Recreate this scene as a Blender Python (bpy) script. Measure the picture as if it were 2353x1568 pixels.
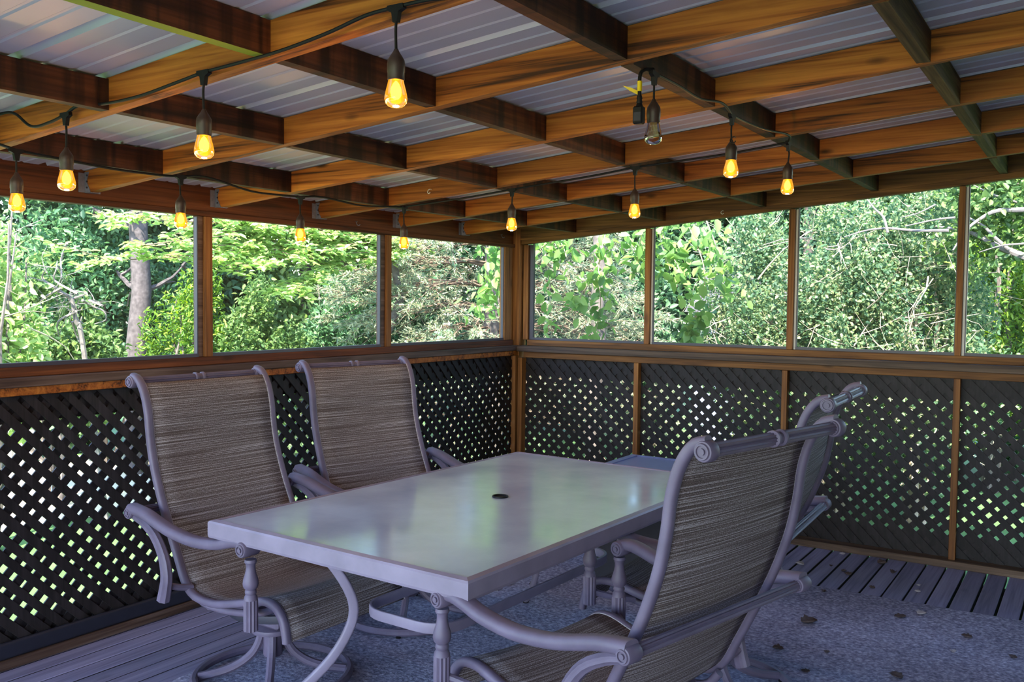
import bpy, math, random
import numpy as np
from mathutils import Vector, Matrix

S = bpy.context.scene
for o in list(bpy.data.objects): bpy.data.objects.remove(o)
COL = S.collection
random.seed(7); rng = np.random.default_rng(7)

# ---------------------------------------------------------------- camera
IW, IH, FPX = 2353.0, 1568.0, 2107.165
CAM = np.array([3.5345, -5.6152, 1.4584]); YAW, PITCH, ROLL = .5703, -.0438, .0107
_f = np.array([-math.sin(YAW)*math.cos(PITCH), math.cos(YAW)*math.cos(PITCH), math.sin(PITCH)])
_r0 = np.array([math.cos(YAW), math.sin(YAW), 0.]); _u0 = np.cross(_r0, _f)
_r = math.cos(ROLL)*_r0 + math.sin(ROLL)*_u0; _u = -math.sin(ROLL)*_r0 + math.cos(ROLL)*_u0
cd = bpy.data.cameras.new('camera'); cam = bpy.data.objects.new('camera', cd); COL.objects.link(cam)
cd.sensor_width = 36; cd.lens = 36*FPX/IW; cd.clip_start = .02; cd.clip_end = 200
cam.matrix_world = Matrix(((_r[0], _u[0], -_f[0], CAM[0]), (_r[1], _u[1], -_f[1], CAM[1]), (_r[2], _u[2], -_f[2], CAM[2]), (0, 0, 0, 1)))
S.camera = cam
def PX(px, py, axis, val):
    d = _f + _r*(px-IW/2)/FPX - _u*(py-IH/2)/FPX
    t = (val-CAM[axis])/d[axis]
    return CAM + t*d

# ---------------------------------------------------------------- world, sun, exposure
SUN_TO = Vector((.25, -.62, .75)).normalized()
w = bpy.data.worlds.new('sky'); S.world = w; w.use_nodes = True
nt = w.node_tree; bg = nt.nodes['Background']
sky = nt.nodes.new('ShaderNodeTexSky'); sky.sky_type = 'NISHITA'; sky.sun_disc = False
sky.sun_elevation = math.asin(SUN_TO.z); sky.sun_rotation = math.atan2(SUN_TO.x, SUN_TO.y)
sky.altitude = 200; sky.air_density = 1.0; sky.dust_density = .6; sky.ozone_density = 3.0
nt.links.new(sky.outputs[0], bg.inputs[0]); bg.inputs[1].default_value = 1.05
sl = bpy.data.lights.new('sun', 'SUN'); sl.energy = 20.0; sl.angle = .012; sl.color = (1, .93, .8)
so = bpy.data.objects.new('sun', sl); COL.objects.link(so)
so.rotation_euler = SUN_TO.to_track_quat('Z', 'Y').to_euler()
S.view_settings.view_transform = 'Standard'; S.view_settings.look = 'None'
S.view_settings.gamma = 1; S.view_settings.use_curve_mapping = False
S.view_settings.exposure = .6
BULB_W = .8

# ---------------------------------------------------------------- helpers
def link_obj(name, me, parent=None):
    o = bpy.data.objects.new(name, me); COL.objects.link(o)
    if parent: o.parent = parent
    return o
def mesh(name, v, f, mat, parent=None, smooth=False, uv=None):
    me = bpy.data.meshes.new(name); me.from_pydata([tuple(map(float, p)) for p in v], [], [tuple(map(int, q)) for q in f])
    if mat: me.materials.append(mat)
    if smooth:
        me.polygons.foreach_set('use_smooth', [True]*len(me.polygons)); me.set_sharp_from_angle(angle=math.radians(38))
    if uv is not None:
        l = me.uv_layers.new(name='UVMap')
        idx = np.empty(len(me.loops), dtype=np.int32); me.loops.foreach_get('vertex_index', idx)
        l.data.foreach_set('uv', np.asarray(uv, dtype=np.float32)[idx].ravel())
    me.update()
    return link_obj(name, me, parent)
def empty(name, loc=(0, 0, 0), rz=0, parent=None):
    o = bpy.data.objects.new(name, None); COL.objects.link(o); o.location = loc; o.rotation_euler = (0, 0, rz)
    o.empty_display_size = .1
    if parent: o.parent = parent
    return o
def tag(o, label=None, cat=None, group=None, kind=None):
    if label: o['label'] = label
    if cat: o['category'] = cat
    if group: o['group'] = group
    if kind: o['kind'] = kind
    return o
class MB:
    def __init__(s): s.v = []; s.f = []
    def add(s, v, f):
        n = len(s.v); s.v += [tuple(p) for p in v]; s.f += [tuple(i+n for i in q) for q in f]; return s
    def build(s, name, mat, parent=None, smooth=False): return mesh(name, s.v, s.f, mat, parent, smooth)
def boxg(x0, x1, y0, y1, z0, z1, b=0.0):
    if b <= 0:
        v = [(x, y, z) for z in (z0, z1) for y in (y0, y1) for x in (x0, x1)]
        f = [(0, 2, 3, 1), (4, 5, 7, 6), (0, 1, 5, 4), (2, 6, 7, 3), (0, 4, 6, 2), (1, 3, 7, 5)]
        return v, f
    # chamfered box
    v = []; c = [(x0, x1), (y0, y1), (z0, z1)]; idx = {}
    for sx in (0, 1):
        for sy in (0, 1):
            for sz in (0, 1):
                s = (sx, sy, sz)
                for a in range(3):
                    p = [c[k][s[k]] + (b if s[k] == 0 else -b) for k in range(3)]
                    p[a] = c[a][s[a]]; idx[(s, a)] = len(v); v.append(tuple(p))
    f = []
    for a in range(3):
        k1, k2 = (a+1) % 3, (a+2) % 3
        for sa in (0, 1):
            q = []
            for (m, n) in ((0, 0), (1, 0), (1, 1), (0, 1)):
                s = [0, 0, 0]; s[a] = sa; s[k1] = m; s[k2] = n; q.append(idx[(tuple(s), a)])
            f.append(tuple(q) if sa else tuple(reversed(q)))
    for a in range(3):     # edges parallel to axis a
        k1, k2 = (a+1) % 3, (a+2) % 3
        for m in (0, 1):
            for n in (0, 1):
                s0 = [0, 0, 0]; s0[k1] = m; s0[k2] = n; s1 = list(s0); s1[a] = 1
                q = (idx[(tuple(s0), k1)], idx[(tuple(s1), k1)], idx[(tuple(s1), k2)], idx[(tuple(s0), k2)])
                f.append(q if (m+n) % 2 == 0 else tuple(reversed(q)))
    for s in [(i, j, k) for i in (0, 1) for j in (0, 1) for k in (0, 1)]:
        t = (idx[(s, 0)], idx[(s, 1)], idx[(s, 2)])
        f.append(t if sum(s) % 2 else tuple(reversed(t)))
    return v, f
def box(name, x0, x1, y0, y1, z0, z1, mat, parent=None, b=0.0):
    return mesh(name, *boxg(min(x0, x1), max(x0, x1), min(y0, y1), max(y0, y1), min(z0, z1), max(z0, z1), b), mat, parent)
def slopebox(name, x0, x1, y0, y1, zb, zt, slope, mat, parent):
    v = [(x, y, z+slope*x) for z in (zb, zt) for y in (y0, y1) for x in (x0, x1)]
    return mesh(name, v, [(0, 2, 3, 1), (4, 5, 7, 6), (0, 1, 5, 4), (2, 6, 7, 3), (0, 4, 6, 2), (1, 3, 7, 5)], mat, parent)
def circ(r, n, ry=None): return [(r*math.cos(2*math.pi*k/n), (ry or r)*math.sin(2*math.pi*k/n)) for k in range(n)]
def fluted(r, n=12, d=.13):
    out = []
    for k in range(n*2):
        a = math.pi*k/n; rr = r*(1 if k % 2 else 1-d); out.append((rr*math.cos(a), rr*math.sin(a)))
    return out
def rrect(w, h, r=.3, n=3):
    r = r*min(w, h); out = []
    for cx, cy, a0 in ((w/2-r, h/2-r, 0), (-w/2+r, h/2-r, 90), (-w/2+r, -h/2+r, 180), (w/2-r, -h/2+r, 270)):
        for k in range(n+1):
            a = math.radians(a0+90*k/n); out.append((cx+r*math.cos(a), cy+r*math.sin(a)))
    return out
def crom(pts, n=4):
    P = [np.array(p, float) for p in pts]; P = [2*P[0]-P[1]]+P+[2*P[-1]-P[-2]]; out = []
    for i in range(1, len(P)-2):
        for k in range(n):
            t = k/n; p0, p1, p2, p3 = P[i-1:i+3]
            out.append(.5*((2*p1)+(p2-p0)*t+(2*p0-5*p1+4*p2-p3)*t*t+(-p0+3*p1-3*p2+p3)*t**3))
    out.append(P[-2]); return out
def sweepg(pts, sec, scale=None, closed=False, up=None, caps=True):
    """sweep 2D section (a along side vector, b along up vector) along pts"""
    P = [np.array(p, float) for p in pts]; n = len(P); m = len(sec)
    T = []
    for i in range(n):
        a = P[(i-1) % n] if (closed or i > 0) else P[i]; b = P[(i+1) % n] if (closed or i < n-1) else P[i]
        t = b-a; T.append(t/(np.linalg.norm(t)+1e-12))
    ref = np.array(up if up is not None else ((0, 0, 1) if abs(T[0][2]) < .9 else (1, 0, 0)), float)
    v = []; side = np.cross(T[0], ref); side /= np.linalg.norm(side)
    for i in range(n):
        if up is not None:
            s_ = np.cross(T[i], ref)
            if np.linalg.norm(s_) > 1e-6: side = s_/np.linalg.norm(s_)
        else:
            side = side-T[i]*(side@T[i]); side /= np.linalg.norm(side)
        u_ = np.cross(side, T[i]); k = 1 if scale is None else scale[i]
        for a, b in sec: v.append(P[i]+side*a*k+u_*b*k)
    f = []
    for i in range(n if closed else n-1):
        j = (i+1) % n
        for k in range(m):
            l = (k+1) % m; f.append((i*m+k, i*m+l, j*m+l, j*m+k))
    if caps and not closed:
        f.append(tuple(range(m-1, -1, -1))); f.append(tuple((n-1)*m+k for k in range(m)))
    return v, f
def tube(name, pts, r, mat, parent=None, n=10, **k):
    if isinstance(r, (list, tuple, np.ndarray)): return mesh(name, *sweepg(pts, circ(1, n), scale=list(r), **k), mat, parent, True)
    return mesh(name, *sweepg(pts, circ(r, n), **k), mat, parent, True)
def latheg(prof, n=20, c=(0, 0, 0), axis='z'):
    v = []; f = []
    for r, z in prof:
        for k in range(n):
            a = 2*math.pi*k/n
            p = (r*math.cos(a), r*math.sin(a), z)
            if axis == 'y': p = (p[0], z, p[1])
            v.append((p[0]+c[0], p[1]+c[1], p[2]+c[2]))
    for i in range(len(prof)-1):
        for k in range(n):
            l = (k+1) % n; f.append((i*n+k, i*n+l, (i+1)*n+l, (i+1)*n+k))
    f.append(tuple(range(n-1, -1, -1))); f.append(tuple((len(prof)-1)*n+k for k in range(n)))
    return v, f
def lathe(name, prof, mat, parent=None, n=20, c=(0, 0, 0), axis='z'): return mesh(name, *latheg(prof, n, c, axis), mat, parent, True)

# ---------------------------------------------------------------- materials
def srgb(r, g, b):
    return tuple(((c/255)/12.92 if c/255 <= .04045 else ((c/255+.055)/1.055)**2.4) for c in (r, g, b))+(1,)
def newmat(name):
    m = bpy.data.materials.new(name); m.use_nodes = True
    return m, m.node_tree, m.node_tree.nodes['Principled BSDF']
def N(t, typ, **k):
    n = t.nodes.new(typ)
    for a, b in k.items(): setattr(n, a, b)
    return n
def ramp(t, src, stops):
    r = N(t, 'ShaderNodeValToRGB'); e = r.color_ramp.elements
    while len(e) < len(stops): e.new(.5)
    for i, (p, c) in enumerate(stops): e[i].position = p; e[i].color = c
    t.links.new(src, r.inputs[0]); return r
def plain(name, col, rough=.5, metal=0., noise=0., nscale=30, spec=.4, bump=0.):
    m, t, b = newmat(name); b.inputs['Base Color'].default_value = col; b.inputs['Roughness'].default_value = rough
    b.inputs['Metallic'].default_value = metal; b.inputs['Specular IOR Level'].default_value = spec
    if noise or bump:
        tc = N(t, 'ShaderNodeTexCoord'); nz = N(t, 'ShaderNodeTexNoise'); nz.inputs['Scale'].default_value = nscale; nz.inputs['Detail'].default_value = 5
        t.links.new(tc.outputs['Object'], nz.inputs['Vector'])
        if noise:
            c0 = tuple(x*(1-noise) for x in col[:3])+(1,); c1 = tuple(min(1, x*(1+noise)) for x in col[:3])+(1,)
            r = ramp(t, nz.outputs['Fac'], [(.3, c0), (.7, c1)]); t.links.new(r.outputs[0], b.inputs['Base Color'])
        if bump:
            bp = N(t, 'ShaderNodeBump'); bp.inputs['Strength'].default_value = bump; bp.inputs['Distance'].default_value = .004
            t.links.new(nz.outputs['Fac'], bp.inputs['Height']); t.links.new(bp.outputs[0], b.inputs['Normal'])
    return m
def wood(name, stops, axis=0, fine=26, rough=.7, knots=.0, streak=None, bump=.25, spec=.3):
    """grain along axis; stops = ramp colours dark..light; streak = axis across which dark run-off stains vary"""
    m, t, b = newmat(name); b.inputs['Roughness'].default_value = rough; b.inputs['Specular IOR Level'].default_value = spec
    tc = N(t, 'ShaderNodeTexCoord'); oi = N(t, 'ShaderNodeObjectInfo')
    mul = N(t, 'ShaderNodeMath', operation='MULTIPLY'); mul.inputs[1].default_value = 37.; t.links.new(oi.outputs['Random'], mul.inputs[0])
    add = N(t, 'ShaderNodeVectorMath', operation='ADD'); t.links.new(tc.outputs['Object'], add.inputs[0]); t.links.new(mul.outputs[0], add.inputs[1])
    mp = N(t, 'ShaderNodeMapping'); sc = [fine]*3; sc[axis] = fine*.045; mp.inputs['Scale'].default_value = sc; t.links.new(add.outputs[0], mp.inputs[0])
    n1 = N(t, 'ShaderNodeTexNoise'); n1.inputs['Scale'].default_value = 1.; n1.inputs['Detail'].default_value = 4; n1.inputs['Distortion'].default_value = 1.2
    t.links.new(mp.outputs[0], n1.inputs['Vector'])
    mp2 = N(t, 'ShaderNodeMapping'); sc = [fine*6]*3; sc[axis] = fine*.12; mp2.inputs['Scale'].default_value = sc; t.links.new(add.outputs[0], mp2.inputs[0])
    n2 = N(t, 'ShaderNodeTexNoise'); n2.inputs['Scale'].default_value = 1.; n2.inputs['Detail'].default_value = 3; t.links.new(mp2.outputs[0], n2.inputs['Vector'])
    mx = N(t, 'ShaderNodeMath', operation='MULTIPLY_ADD'); mx.inputs[1].default_value = .45; t.links.new(n2.outputs['Fac'], mx.inputs[0]); t.links.new(n1.outputs['Fac'], mx.inputs[2])
    fac = N(t, 'ShaderNodeMath', operation='SUBTRACT'); fac.inputs[1].default_value = .22; t.links.new(mx.outputs[0], fac.inputs[0])
    r = ramp(t, fac.outputs[0], stops); col = r.outputs[0]
    # per board tint
    hv = N(t, 'ShaderNodeHueSaturation'); mr = N(t, 'ShaderNodeMapRange'); mr.inputs['To Min'].default_value = .78; mr.inputs['To Max'].default_value = 1.18
    t.links.new(oi.outputs['Random'], mr.inputs[0]); t.links.new(mr.outputs[0], hv.inputs['Value']); t.links.new(col, hv.inputs['Color']); col = hv.outputs[0]
    if knots:
        mk = N(t, 'ShaderNodeMapping'); sc = [7.]*3; sc[axis] = 2.6; mk.inputs['Scale'].default_value = sc; t.links.new(add.outputs[0], mk.inputs[0])
        vo = N(t, 'ShaderNodeTexVoronoi'); vo.inputs['Scale'].default_value = 1.; t.links.new(mk.outputs[0], vo.inputs['Vector'])
        kr = ramp(t, vo.outputs['Distance'], [(.05, (knots,)*3+(1,)), (.13, (0, 0, 0, 1))])
        mi = N(t, 'ShaderNodeMixRGB'); t.links.new(kr.outputs[0], mi.inputs[0]); t.links.new(col, mi.inputs[1]); mi.inputs[2].default_value = tuple(x*.28 for x in stops[0][1][:3])+(1,); col = mi.outputs[0]
    if streak is not None:
        ms = N(t, 'ShaderNodeMapping'); sc = [1.5]*3; sc[streak] = 17.; ms.inputs['Scale'].default_value = sc; t.links.new(add.outputs[0], ms.inputs[0])
        ns = N(t, 'ShaderNodeTexNoise'); ns.inputs['Scale'].default_value = 1.; ns.inputs['Detail'].default_value = 3; ns.inputs['Distortion'].default_value = .4; t.links.new(ms.outputs[0], ns.inputs['Vector'])
        sr = ramp(t, ns.outputs['Fac'], [(.42, (0, 0, 0, 1)), (.6, (.8, .8, .8, 1))])
        mi = N(t, 'ShaderNodeMixRGB'); t.links.new(sr.outputs[0], mi.inputs[0]); t.links.new(col, mi.inputs[1]); mi.inputs[2].default_value = tuple(x*.3 for x in stops[0][1][:3])+(1,); col = mi.outputs[0]
    t.links.new(col, b.inputs['Base Color'])
    bp = N(t, 'ShaderNodeBump'); bp.inputs['Strength'].default_value = bump; bp.inputs['Distance'].default_value = .003
    t.links.new(fac.outputs[0], bp.inputs['Height']); t.links.new(bp.outputs[0], b.inputs['Normal'])
    return m
M = {}
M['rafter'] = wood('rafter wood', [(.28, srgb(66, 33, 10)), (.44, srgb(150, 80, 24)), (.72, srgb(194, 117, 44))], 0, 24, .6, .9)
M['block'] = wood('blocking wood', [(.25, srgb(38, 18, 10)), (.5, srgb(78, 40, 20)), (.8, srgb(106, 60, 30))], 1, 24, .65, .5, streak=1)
M['old_block'] = wood('old blocking wood', [(.25, srgb(44, 28, 14)), (.5, srgb(84, 62, 36)), (.8, srgb(130, 106, 66))], 1, 24, .75, .4)
M['moss_base'] = wood('mossy blocking wood', [(.25, srgb(44, 40, 12)), (.5, srgb(74, 78, 18)), (.8, srgb(110, 130, 20))], 1, 24, .75, .3)
def mossy():
    m = M['block'].copy(); m.name = 'mossy underside blocking'; t = m.node_tree; b = t.nodes['Principled BSDF']; src = b.inputs['Base Color'].links[0].from_socket
    g = N(t, 'ShaderNodeNewGeometry'); sp = N(t, 'ShaderNodeSeparateXYZ'); t.links.new(g.outputs['True Normal'], sp.inputs[0])
    lt = N(t, 'ShaderNodeMath', operation='LESS_THAN'); lt.inputs[1].default_value = -.5; t.links.new(sp.outputs[2], lt.inputs[0])
    mx = N(t, 'ShaderNodeMixRGB'); mx.inputs[2].default_value = srgb(120, 140, 22); t.links.new(lt.outputs[0], mx.inputs[0]); t.links.new(src, mx.inputs[1]); t.links.new(mx.outputs[0], b.inputs['Base Color']); return m
M['green_block'] = mossy()
M['brown_y'] = wood('brown wall wood along y', [(.25, srgb(46, 22, 11)), (.5, srgb(92, 46, 20)), (.8, srgb(124, 68, 32))], 1, 24, .65, .5)
M['brown_x'] = wood('brown wall wood along x', [(.25, srgb(60, 36, 16)), (.5, srgb(110, 70, 32)), (.8, srgb(148, 100, 50))], 0, 24, .65, .6)
M['brown_z'] = wood('brown post wood', [(.25, srgb(76, 44, 20)), (.5, srgb(130, 82, 40)), (.8, srgb(166, 114, 60))], 2, 24, .65, .4)
M['grey_y'] = wood('greyed ledge wood along y', [(.25, srgb(48, 32, 26)), (.5, srgb(82, 60, 50)), (.8, srgb(116, 94, 84))], 1, 26, .6)
M['grey_x'] = wood('greyed ledge wood along x', [(.25, srgb(50, 35, 28)), (.5, srgb(86, 66, 52)), (.8, srgb(120, 98, 82))], 0, 26, .6)
M['slat'] = wood('dark lattice wood', [(.25, srgb(22, 18, 18)), (.5, srgb(36, 30, 31)), (.8, srgb(50, 43, 46))], 2, 20, .6)
M['plank'] = wood('grey deck plank', [(.18, srgb(104, 98, 124)), (.5, srgb(138, 132, 162)), (.85, srgb(158, 152, 182))], 1, 24, .65, .25)
M['clap'] = plain('brown clapboard paint', srgb(104, 88, 80), .7, 0, .08, 5)
M['plank_edge'] = plain('gap shade plank edge', srgb(40, 35, 40), .9)  # gap shade painted onto the plank sides so the seams read dark
M['sash'] = plain('dark sash', srgb(58, 52, 66), .4)
M['tin'] = plain('roof metal', srgb(176, 174, 186), .45, .12, .06, 3)
M['hanger'] = plain('galvanised steel', srgb(124, 124, 136), .45, .4, .15, 60)
M['metal'] = plain('mauve taupe chair metal', srgb(98, 87, 107), .52, .0, .14, 14, bump=.06)
M['tframe'] = plain('pale taupe table metal', srgb(128, 117, 136), .40, .0, .14, 9, bump=.04)
M['darkmetal'] = plain('dark spring steel', srgb(52, 50, 62), .5, .3)
M['black'] = plain('black rubber', srgb(22, 20, 22), .55, 0, .2, 80, .2)
M['socket'] = plain('brown-black socket plastic', srgb(58, 42, 36), .45, 0, .15, 60)
M['yellow'] = plain('yellow tape', srgb(222, 190, 20), .45)
M['white'] = plain('white hook metal', srgb(214, 210, 206), .35)
M['lid'] = plain('grey plastic lid', srgb(118, 124, 164), .28, 0, .05, 12)
M['boxbody'] = plain('charcoal plastic', srgb(34, 34, 46), .5, 0, .1, 20)
M['dryleaf'] = plain('dry brown leaf', srgb(86, 70, 66), .8, 0, .35, 40)
M['paleleaf'] = plain('pale dry leaf', srgb(176, 166, 168), .8, 0, .2, 40)

def glass_top_mat():
    m, t, b = newmat('frosted glass'); tc = N(t, 'ShaderNodeTexCoord')
    nz = N(t, 'ShaderNodeTexNoise'); nz.inputs['Scale'].default_value = 3.2; nz.inputs['Detail'].default_value = 6; t.links.new(tc.outputs['Object'], nz.inputs[0])
    r = ramp(t, nz.outputs['Fac'], [(.3, srgb(160, 168, 186)), (.7, srgb(186, 192, 206))]); t.links.new(r.outputs[0], b.inputs['Base Color'])
    rr = N(t, 'ShaderNodeMapRange'); rr.inputs['From Min'].default_value = .35; rr.inputs['From Max'].default_value = .65; rr.inputs['To Min'].default_value = .1; rr.inputs['To Max'].default_value = .2
    t.links.new(nz.outputs['Fac'], rr.inputs[0]); t.links.new(rr.outputs[0], b.inputs['Roughness'])
    b.inputs['Specular IOR Level'].default_value = .6
    mp = N(t, 'ShaderNodeMapping'); mp.inputs['Scale'].default_value = (14, 60, 10); t.links.new(tc.outputs['Object'], mp.inputs[0])
    n2 = N(t, 'ShaderNodeTexNoise'); n2.inputs['Scale'].default_value = 1; n2.inputs['Detail'].default_value = 2; t.links.new(mp.outputs[0], n2.inputs[0])
    bp = N(t, 'ShaderNodeBump'); bp.inputs['Strength'].default_value = .06; bp.inputs['Distance'].default_value = .003
    t.links.new(n2.outputs['Fac'], bp.inputs['Height']); t.links.new(bp.outputs[0], b.inputs['Normal'])
    return m
M['glass_top'] = glass_top_mat()
def rug_mat():
    m, t, b = newmat('grey outdoor carpet'); tc = N(t, 'ShaderNodeTexCoord'); b.inputs['Roughness'].default_value = .95; b.inputs['Specular IOR Level'].default_value = .1
    n1 = N(t, 'ShaderNodeTexNoise'); n1.inputs['Scale'].default_value = 70; n1.inputs['Detail'].default_value = 4; t.links.new(tc.outputs['Object'], n1.inputs[0])
    n2 = N(t, 'ShaderNodeTexNoise'); n2.inputs['Scale'].default_value = 1.3; n2.inputs['Detail'].default_value = 4; t.links.new(tc.outputs['Object'], n2.inputs[0])
    r1 = ramp(t, n1.outputs['Fac'], [(.32, srgb(118, 115, 138)), (.55, srgb(164, 161, 186)), (.72, srgb(204, 201, 224))])
    r2 = ramp(t, n2.outputs['Fac'], [(.4, (.62, .58, .56, 1)), (.62, (1, 1, 1, 1))])
    mx = N(t, 'ShaderNodeMixRGB', blend_type='MULTIPLY'); mx.inputs[0].default_value = .8; t.links.new(r1.outputs[0], mx.inputs[1]); t.links.new(r2.outputs[0], mx.inputs[2])
    t.links.new(mx.outputs[0], b.inputs['Base Color'])
    bp = N(t, 'ShaderNodeBump'); bp.inputs['Strength'].default_value = .9; bp.inputs['Distance'].default_value = .006
    t.links.new(n1.outputs['Fac'], bp.inputs['Height']); t.links.new(bp.outputs[0], b.inputs['Normal'])
    return m
M['rug'] = rug_mat()
def sling_mat():
    m, t, b = newmat('woven sling mesh'); uv = N(t, 'ShaderNodeUVMap'); b.inputs['Roughness'].default_value = .75; b.inputs['Specular IOR Level'].default_value = .25
    mp = N(t, 'ShaderNodeMapping'); mp.inputs['Scale'].default_value = (1.3, 330, 1); t.links.new(uv.outputs[0], mp.inputs[0])
    n1 = N(t, 'ShaderNodeTexNoise'); n1.inputs['Scale'].default_value = 1; n1.inputs['Detail'].default_value = 2; n1.inputs['Roughness'].default_value = .5; t.links.new(mp.outputs[0], n1.inputs[0])
    mp2 = N(t, 'ShaderNodeMapping'); mp2.inputs['Scale'].default_value = (260, 420, 1); t.links.new(uv.outputs[0], mp2.inputs[0])
    n2 = N(t, 'ShaderNodeTexNoise'); n2.inputs['Scale'].default_value = 1; n2.inputs['Detail'].default_value = 1; t.links.new(mp2.outputs[0], n2.inputs[0])
    ad = N(t, 'ShaderNodeMath', operation='MULTIPLY_ADD'); ad.inputs[1].default_value = .5; t.links.new(n2.outputs['Fac'], ad.inputs[0]); t.links.new(n1.outputs['Fac'], ad.inputs[2])
    r = ramp(t, ad.outputs[0], [(.50, srgb(64, 52, 50)), (.74, srgb(98, 85, 82)), (.92, srgb(172, 163, 166))])
    t.links.new(r.outputs[0], b.inputs['Base Color'])
    bp = N(t, 'ShaderNodeBump'); bp.inputs['Strength'].default_value = .5; bp.inputs['Distance'].default_value = .002
    t.links.new(ad.outputs[0], bp.inputs['Height']); t.links.new(bp.outputs[0], b.inputs['Normal'])
    tr = N(t, 'ShaderNodeBsdfTransparent'); mx = N(t, 'ShaderNodeMixShader'); out = t.nodes['Material Output']
    hr = ramp(t, n2.outputs['Fac'], [(.30, (.35, .35, .35, 1)), (.36, (.03, .03, .03, 1))])
    t.links.new(hr.outputs[0], mx.inputs[0]); t.links.new(b.outputs[0], mx.inputs[1]); t.links.new(tr.outputs[0], mx.inputs[2]); t.links.new(mx.outputs[0], out.inputs[0])
    return m
M['sling'] = sling_mat()
M['welt'] = plain('pale stitching', srgb(150, 142, 150), .8, 0, .4, 160)
def amber_mat(name, col, glow):
    m, t, b = newmat(name); t.nodes.remove(b); out = t.nodes['Material Output']
    tr = N(t, 'ShaderNodeBsdfTransparent'); tr.inputs[0].default_value = col
    gl = N(t, 'ShaderNodeBsdfGlossy'); gl.inputs['Roughness'].default_value = .03
    lw = N(t, 'ShaderNodeFresnel'); lw.inputs[0].default_value = 1.5
    mx = N(t, 'ShaderNodeMixShader'); t.links.new(lw.outputs[0], mx.inputs[0]); t.links.new(tr.outputs[0], mx.inputs[1]); t.links.new(gl.outputs[0], mx.inputs[2]); res = mx.outputs[0]
    if glow:
        em = N(t, 'ShaderNodeEmission'); em.inputs[0].default_value = (1, .36, .015, 1); em.inputs[1].default_value = .75*glow
        ad = N(t, 'ShaderNodeAddShader'); t.links.new(res, ad.inputs[0]); t.links.new(em.outputs[0], ad.inputs[1]); res = ad.outputs[0]
    t.links.new(res, out.inputs[0])
    return m
M['amber'] = amber_mat('amber bulb glass', (1., .50, .05, 1), 1.); M['clear'] = amber_mat('unlit bulb glass', (.93, .86, .62, 1), 0)
def emit(name, col, s):
    m, t, b = newmat(name); b.inputs['Base Color'].default_value = (0, 0, 0, 1); b.inputs['Emission Color'].default_value = col; b.inputs['Emission Strength'].default_value = s
    return m
M['glow'] = emit('glowing filament', (1., .55, .12, 1), 22.)
def screen_mat():
    m, t, b = newmat('insect screen'); out = t.nodes['Material Output']; b.inputs['Base Color'].default_value = srgb(120, 124, 120); b.inputs['Roughness'].default_value = .8
    tr = N(t, 'ShaderNodeBsdfTransparent'); mx = N(t, 'ShaderNodeMixShader'); mx.inputs[0].default_value = .10
    t.links.new(tr.outputs[0], mx.inputs[1]); t.links.new(b.outputs[0], mx.inputs[2]); t.links.new(mx.outputs[0], out.inputs[0])
    return m
M['screen'] = screen_mat()
def leafmat(name, cols, trans=.45, rough=.5):
    m, t, b = newmat(name); out = t.nodes['Material Output']; g = N(t, 'ShaderNodeNewGeometry')
    n = len(cols); r = ramp(t, g.outputs['Random Per Island'], [(i/(n-1) if n > 1 else 0, c) for i, c in enumerate(cols)])
    t.links.new(r.outputs[0], b.inputs['Base Color']); b.inputs['Roughness'].default_value = rough; b.inputs['Specular IOR Level'].default_value = .4
    hs = N(t, 'ShaderNodeHueSaturation'); hs.inputs['Value'].default_value = 1.5; hs.inputs['Saturation'].default_value = 1.15; hs.inputs['Hue'].default_value = .485; t.links.new(r.outputs[0], hs.inputs['Color'])
    tl = N(t, 'ShaderNodeBsdfTranslucent'); t.links.new(hs.outputs[0], tl.inputs[0])
    mx = N(t, 'ShaderNodeMixShader'); mx.inputs[0].default_value = trans; t.links.new(b.outputs[0], mx.inputs[1]); t.links.new(tl.outputs[0], mx.inputs[2]); t.links.new(mx.outputs[0], out.inputs[0])
    return m
M['leaf_bright'] = leafmat('bright leaf', [srgb(108, 144, 82), srgb(150, 180, 110), srgb(190, 208, 146)])
M['leaf_mid'] = leafmat('mid green leaf', [srgb(60, 92, 56), srgb(92, 124, 72), srgb(130, 154, 92)])
M['leaf_dark'] = leafmat('dark green leaf', [srgb(48, 78, 58), srgb(70, 106, 76), srgb(104, 136, 92)], .38)
M['leaf_mid2'] = leafmat('blue green leaf', [srgb(58, 96, 70), srgb(84, 126, 88), srgb(122, 156, 106)], .4)
M['leaf_grey'] = leafmat('grey green leaf', [srgb(58, 90, 70), srgb(84, 116, 86), srgb(118, 144, 102), srgb(160, 170, 122)])
M['leaf_cedar'] = leafmat('cedar leaf', [srgb(54, 92, 40), srgb(88, 128, 52), srgb(140, 166, 66)])
M['needle'] = leafmat('blue spruce needle', [srgb(98, 120, 98), srgb(136, 150, 120), srgb(184, 184, 148)], .33)
M['leaf_vine'] = leafmat('broad vine leaf', [srgb(84, 126, 72), srgb(116, 154, 86), srgb(152, 182, 112)], .45)
M['bark'] = plain('grey bark', srgb(98, 90, 86), .9, 0, .4, 26, bump=.8)
M['shaded_bark'] = plain('shaded grey bark', srgb(74, 68, 68), .9, 0, .4, 26, bump=.8)  # darker copy of the grey bark, crown shade put into its colour
M['grey_bark'] = plain('pale grey bark', srgb(114, 108, 106), .9, 0, .3, 20, bump=.5)
M['twig'] = plain('pale twig', srgb(176, 160, 140), .85, 0, .25, 20)
M['brown_twig'] = plain('brown dead twig', srgb(108, 90, 76), .9, 0, .35, 12)
M['lawn'] = plain('lawn', srgb(76, 112, 58), .95, 0, .3, 2.4, bump=.8)
M['fence'] = wood('grey fence board', [(.25, srgb(110, 110, 112)), (.5, srgb(150, 150, 152)), (.8, srgb(180, 180, 180))], 2, 20, .85)
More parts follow.
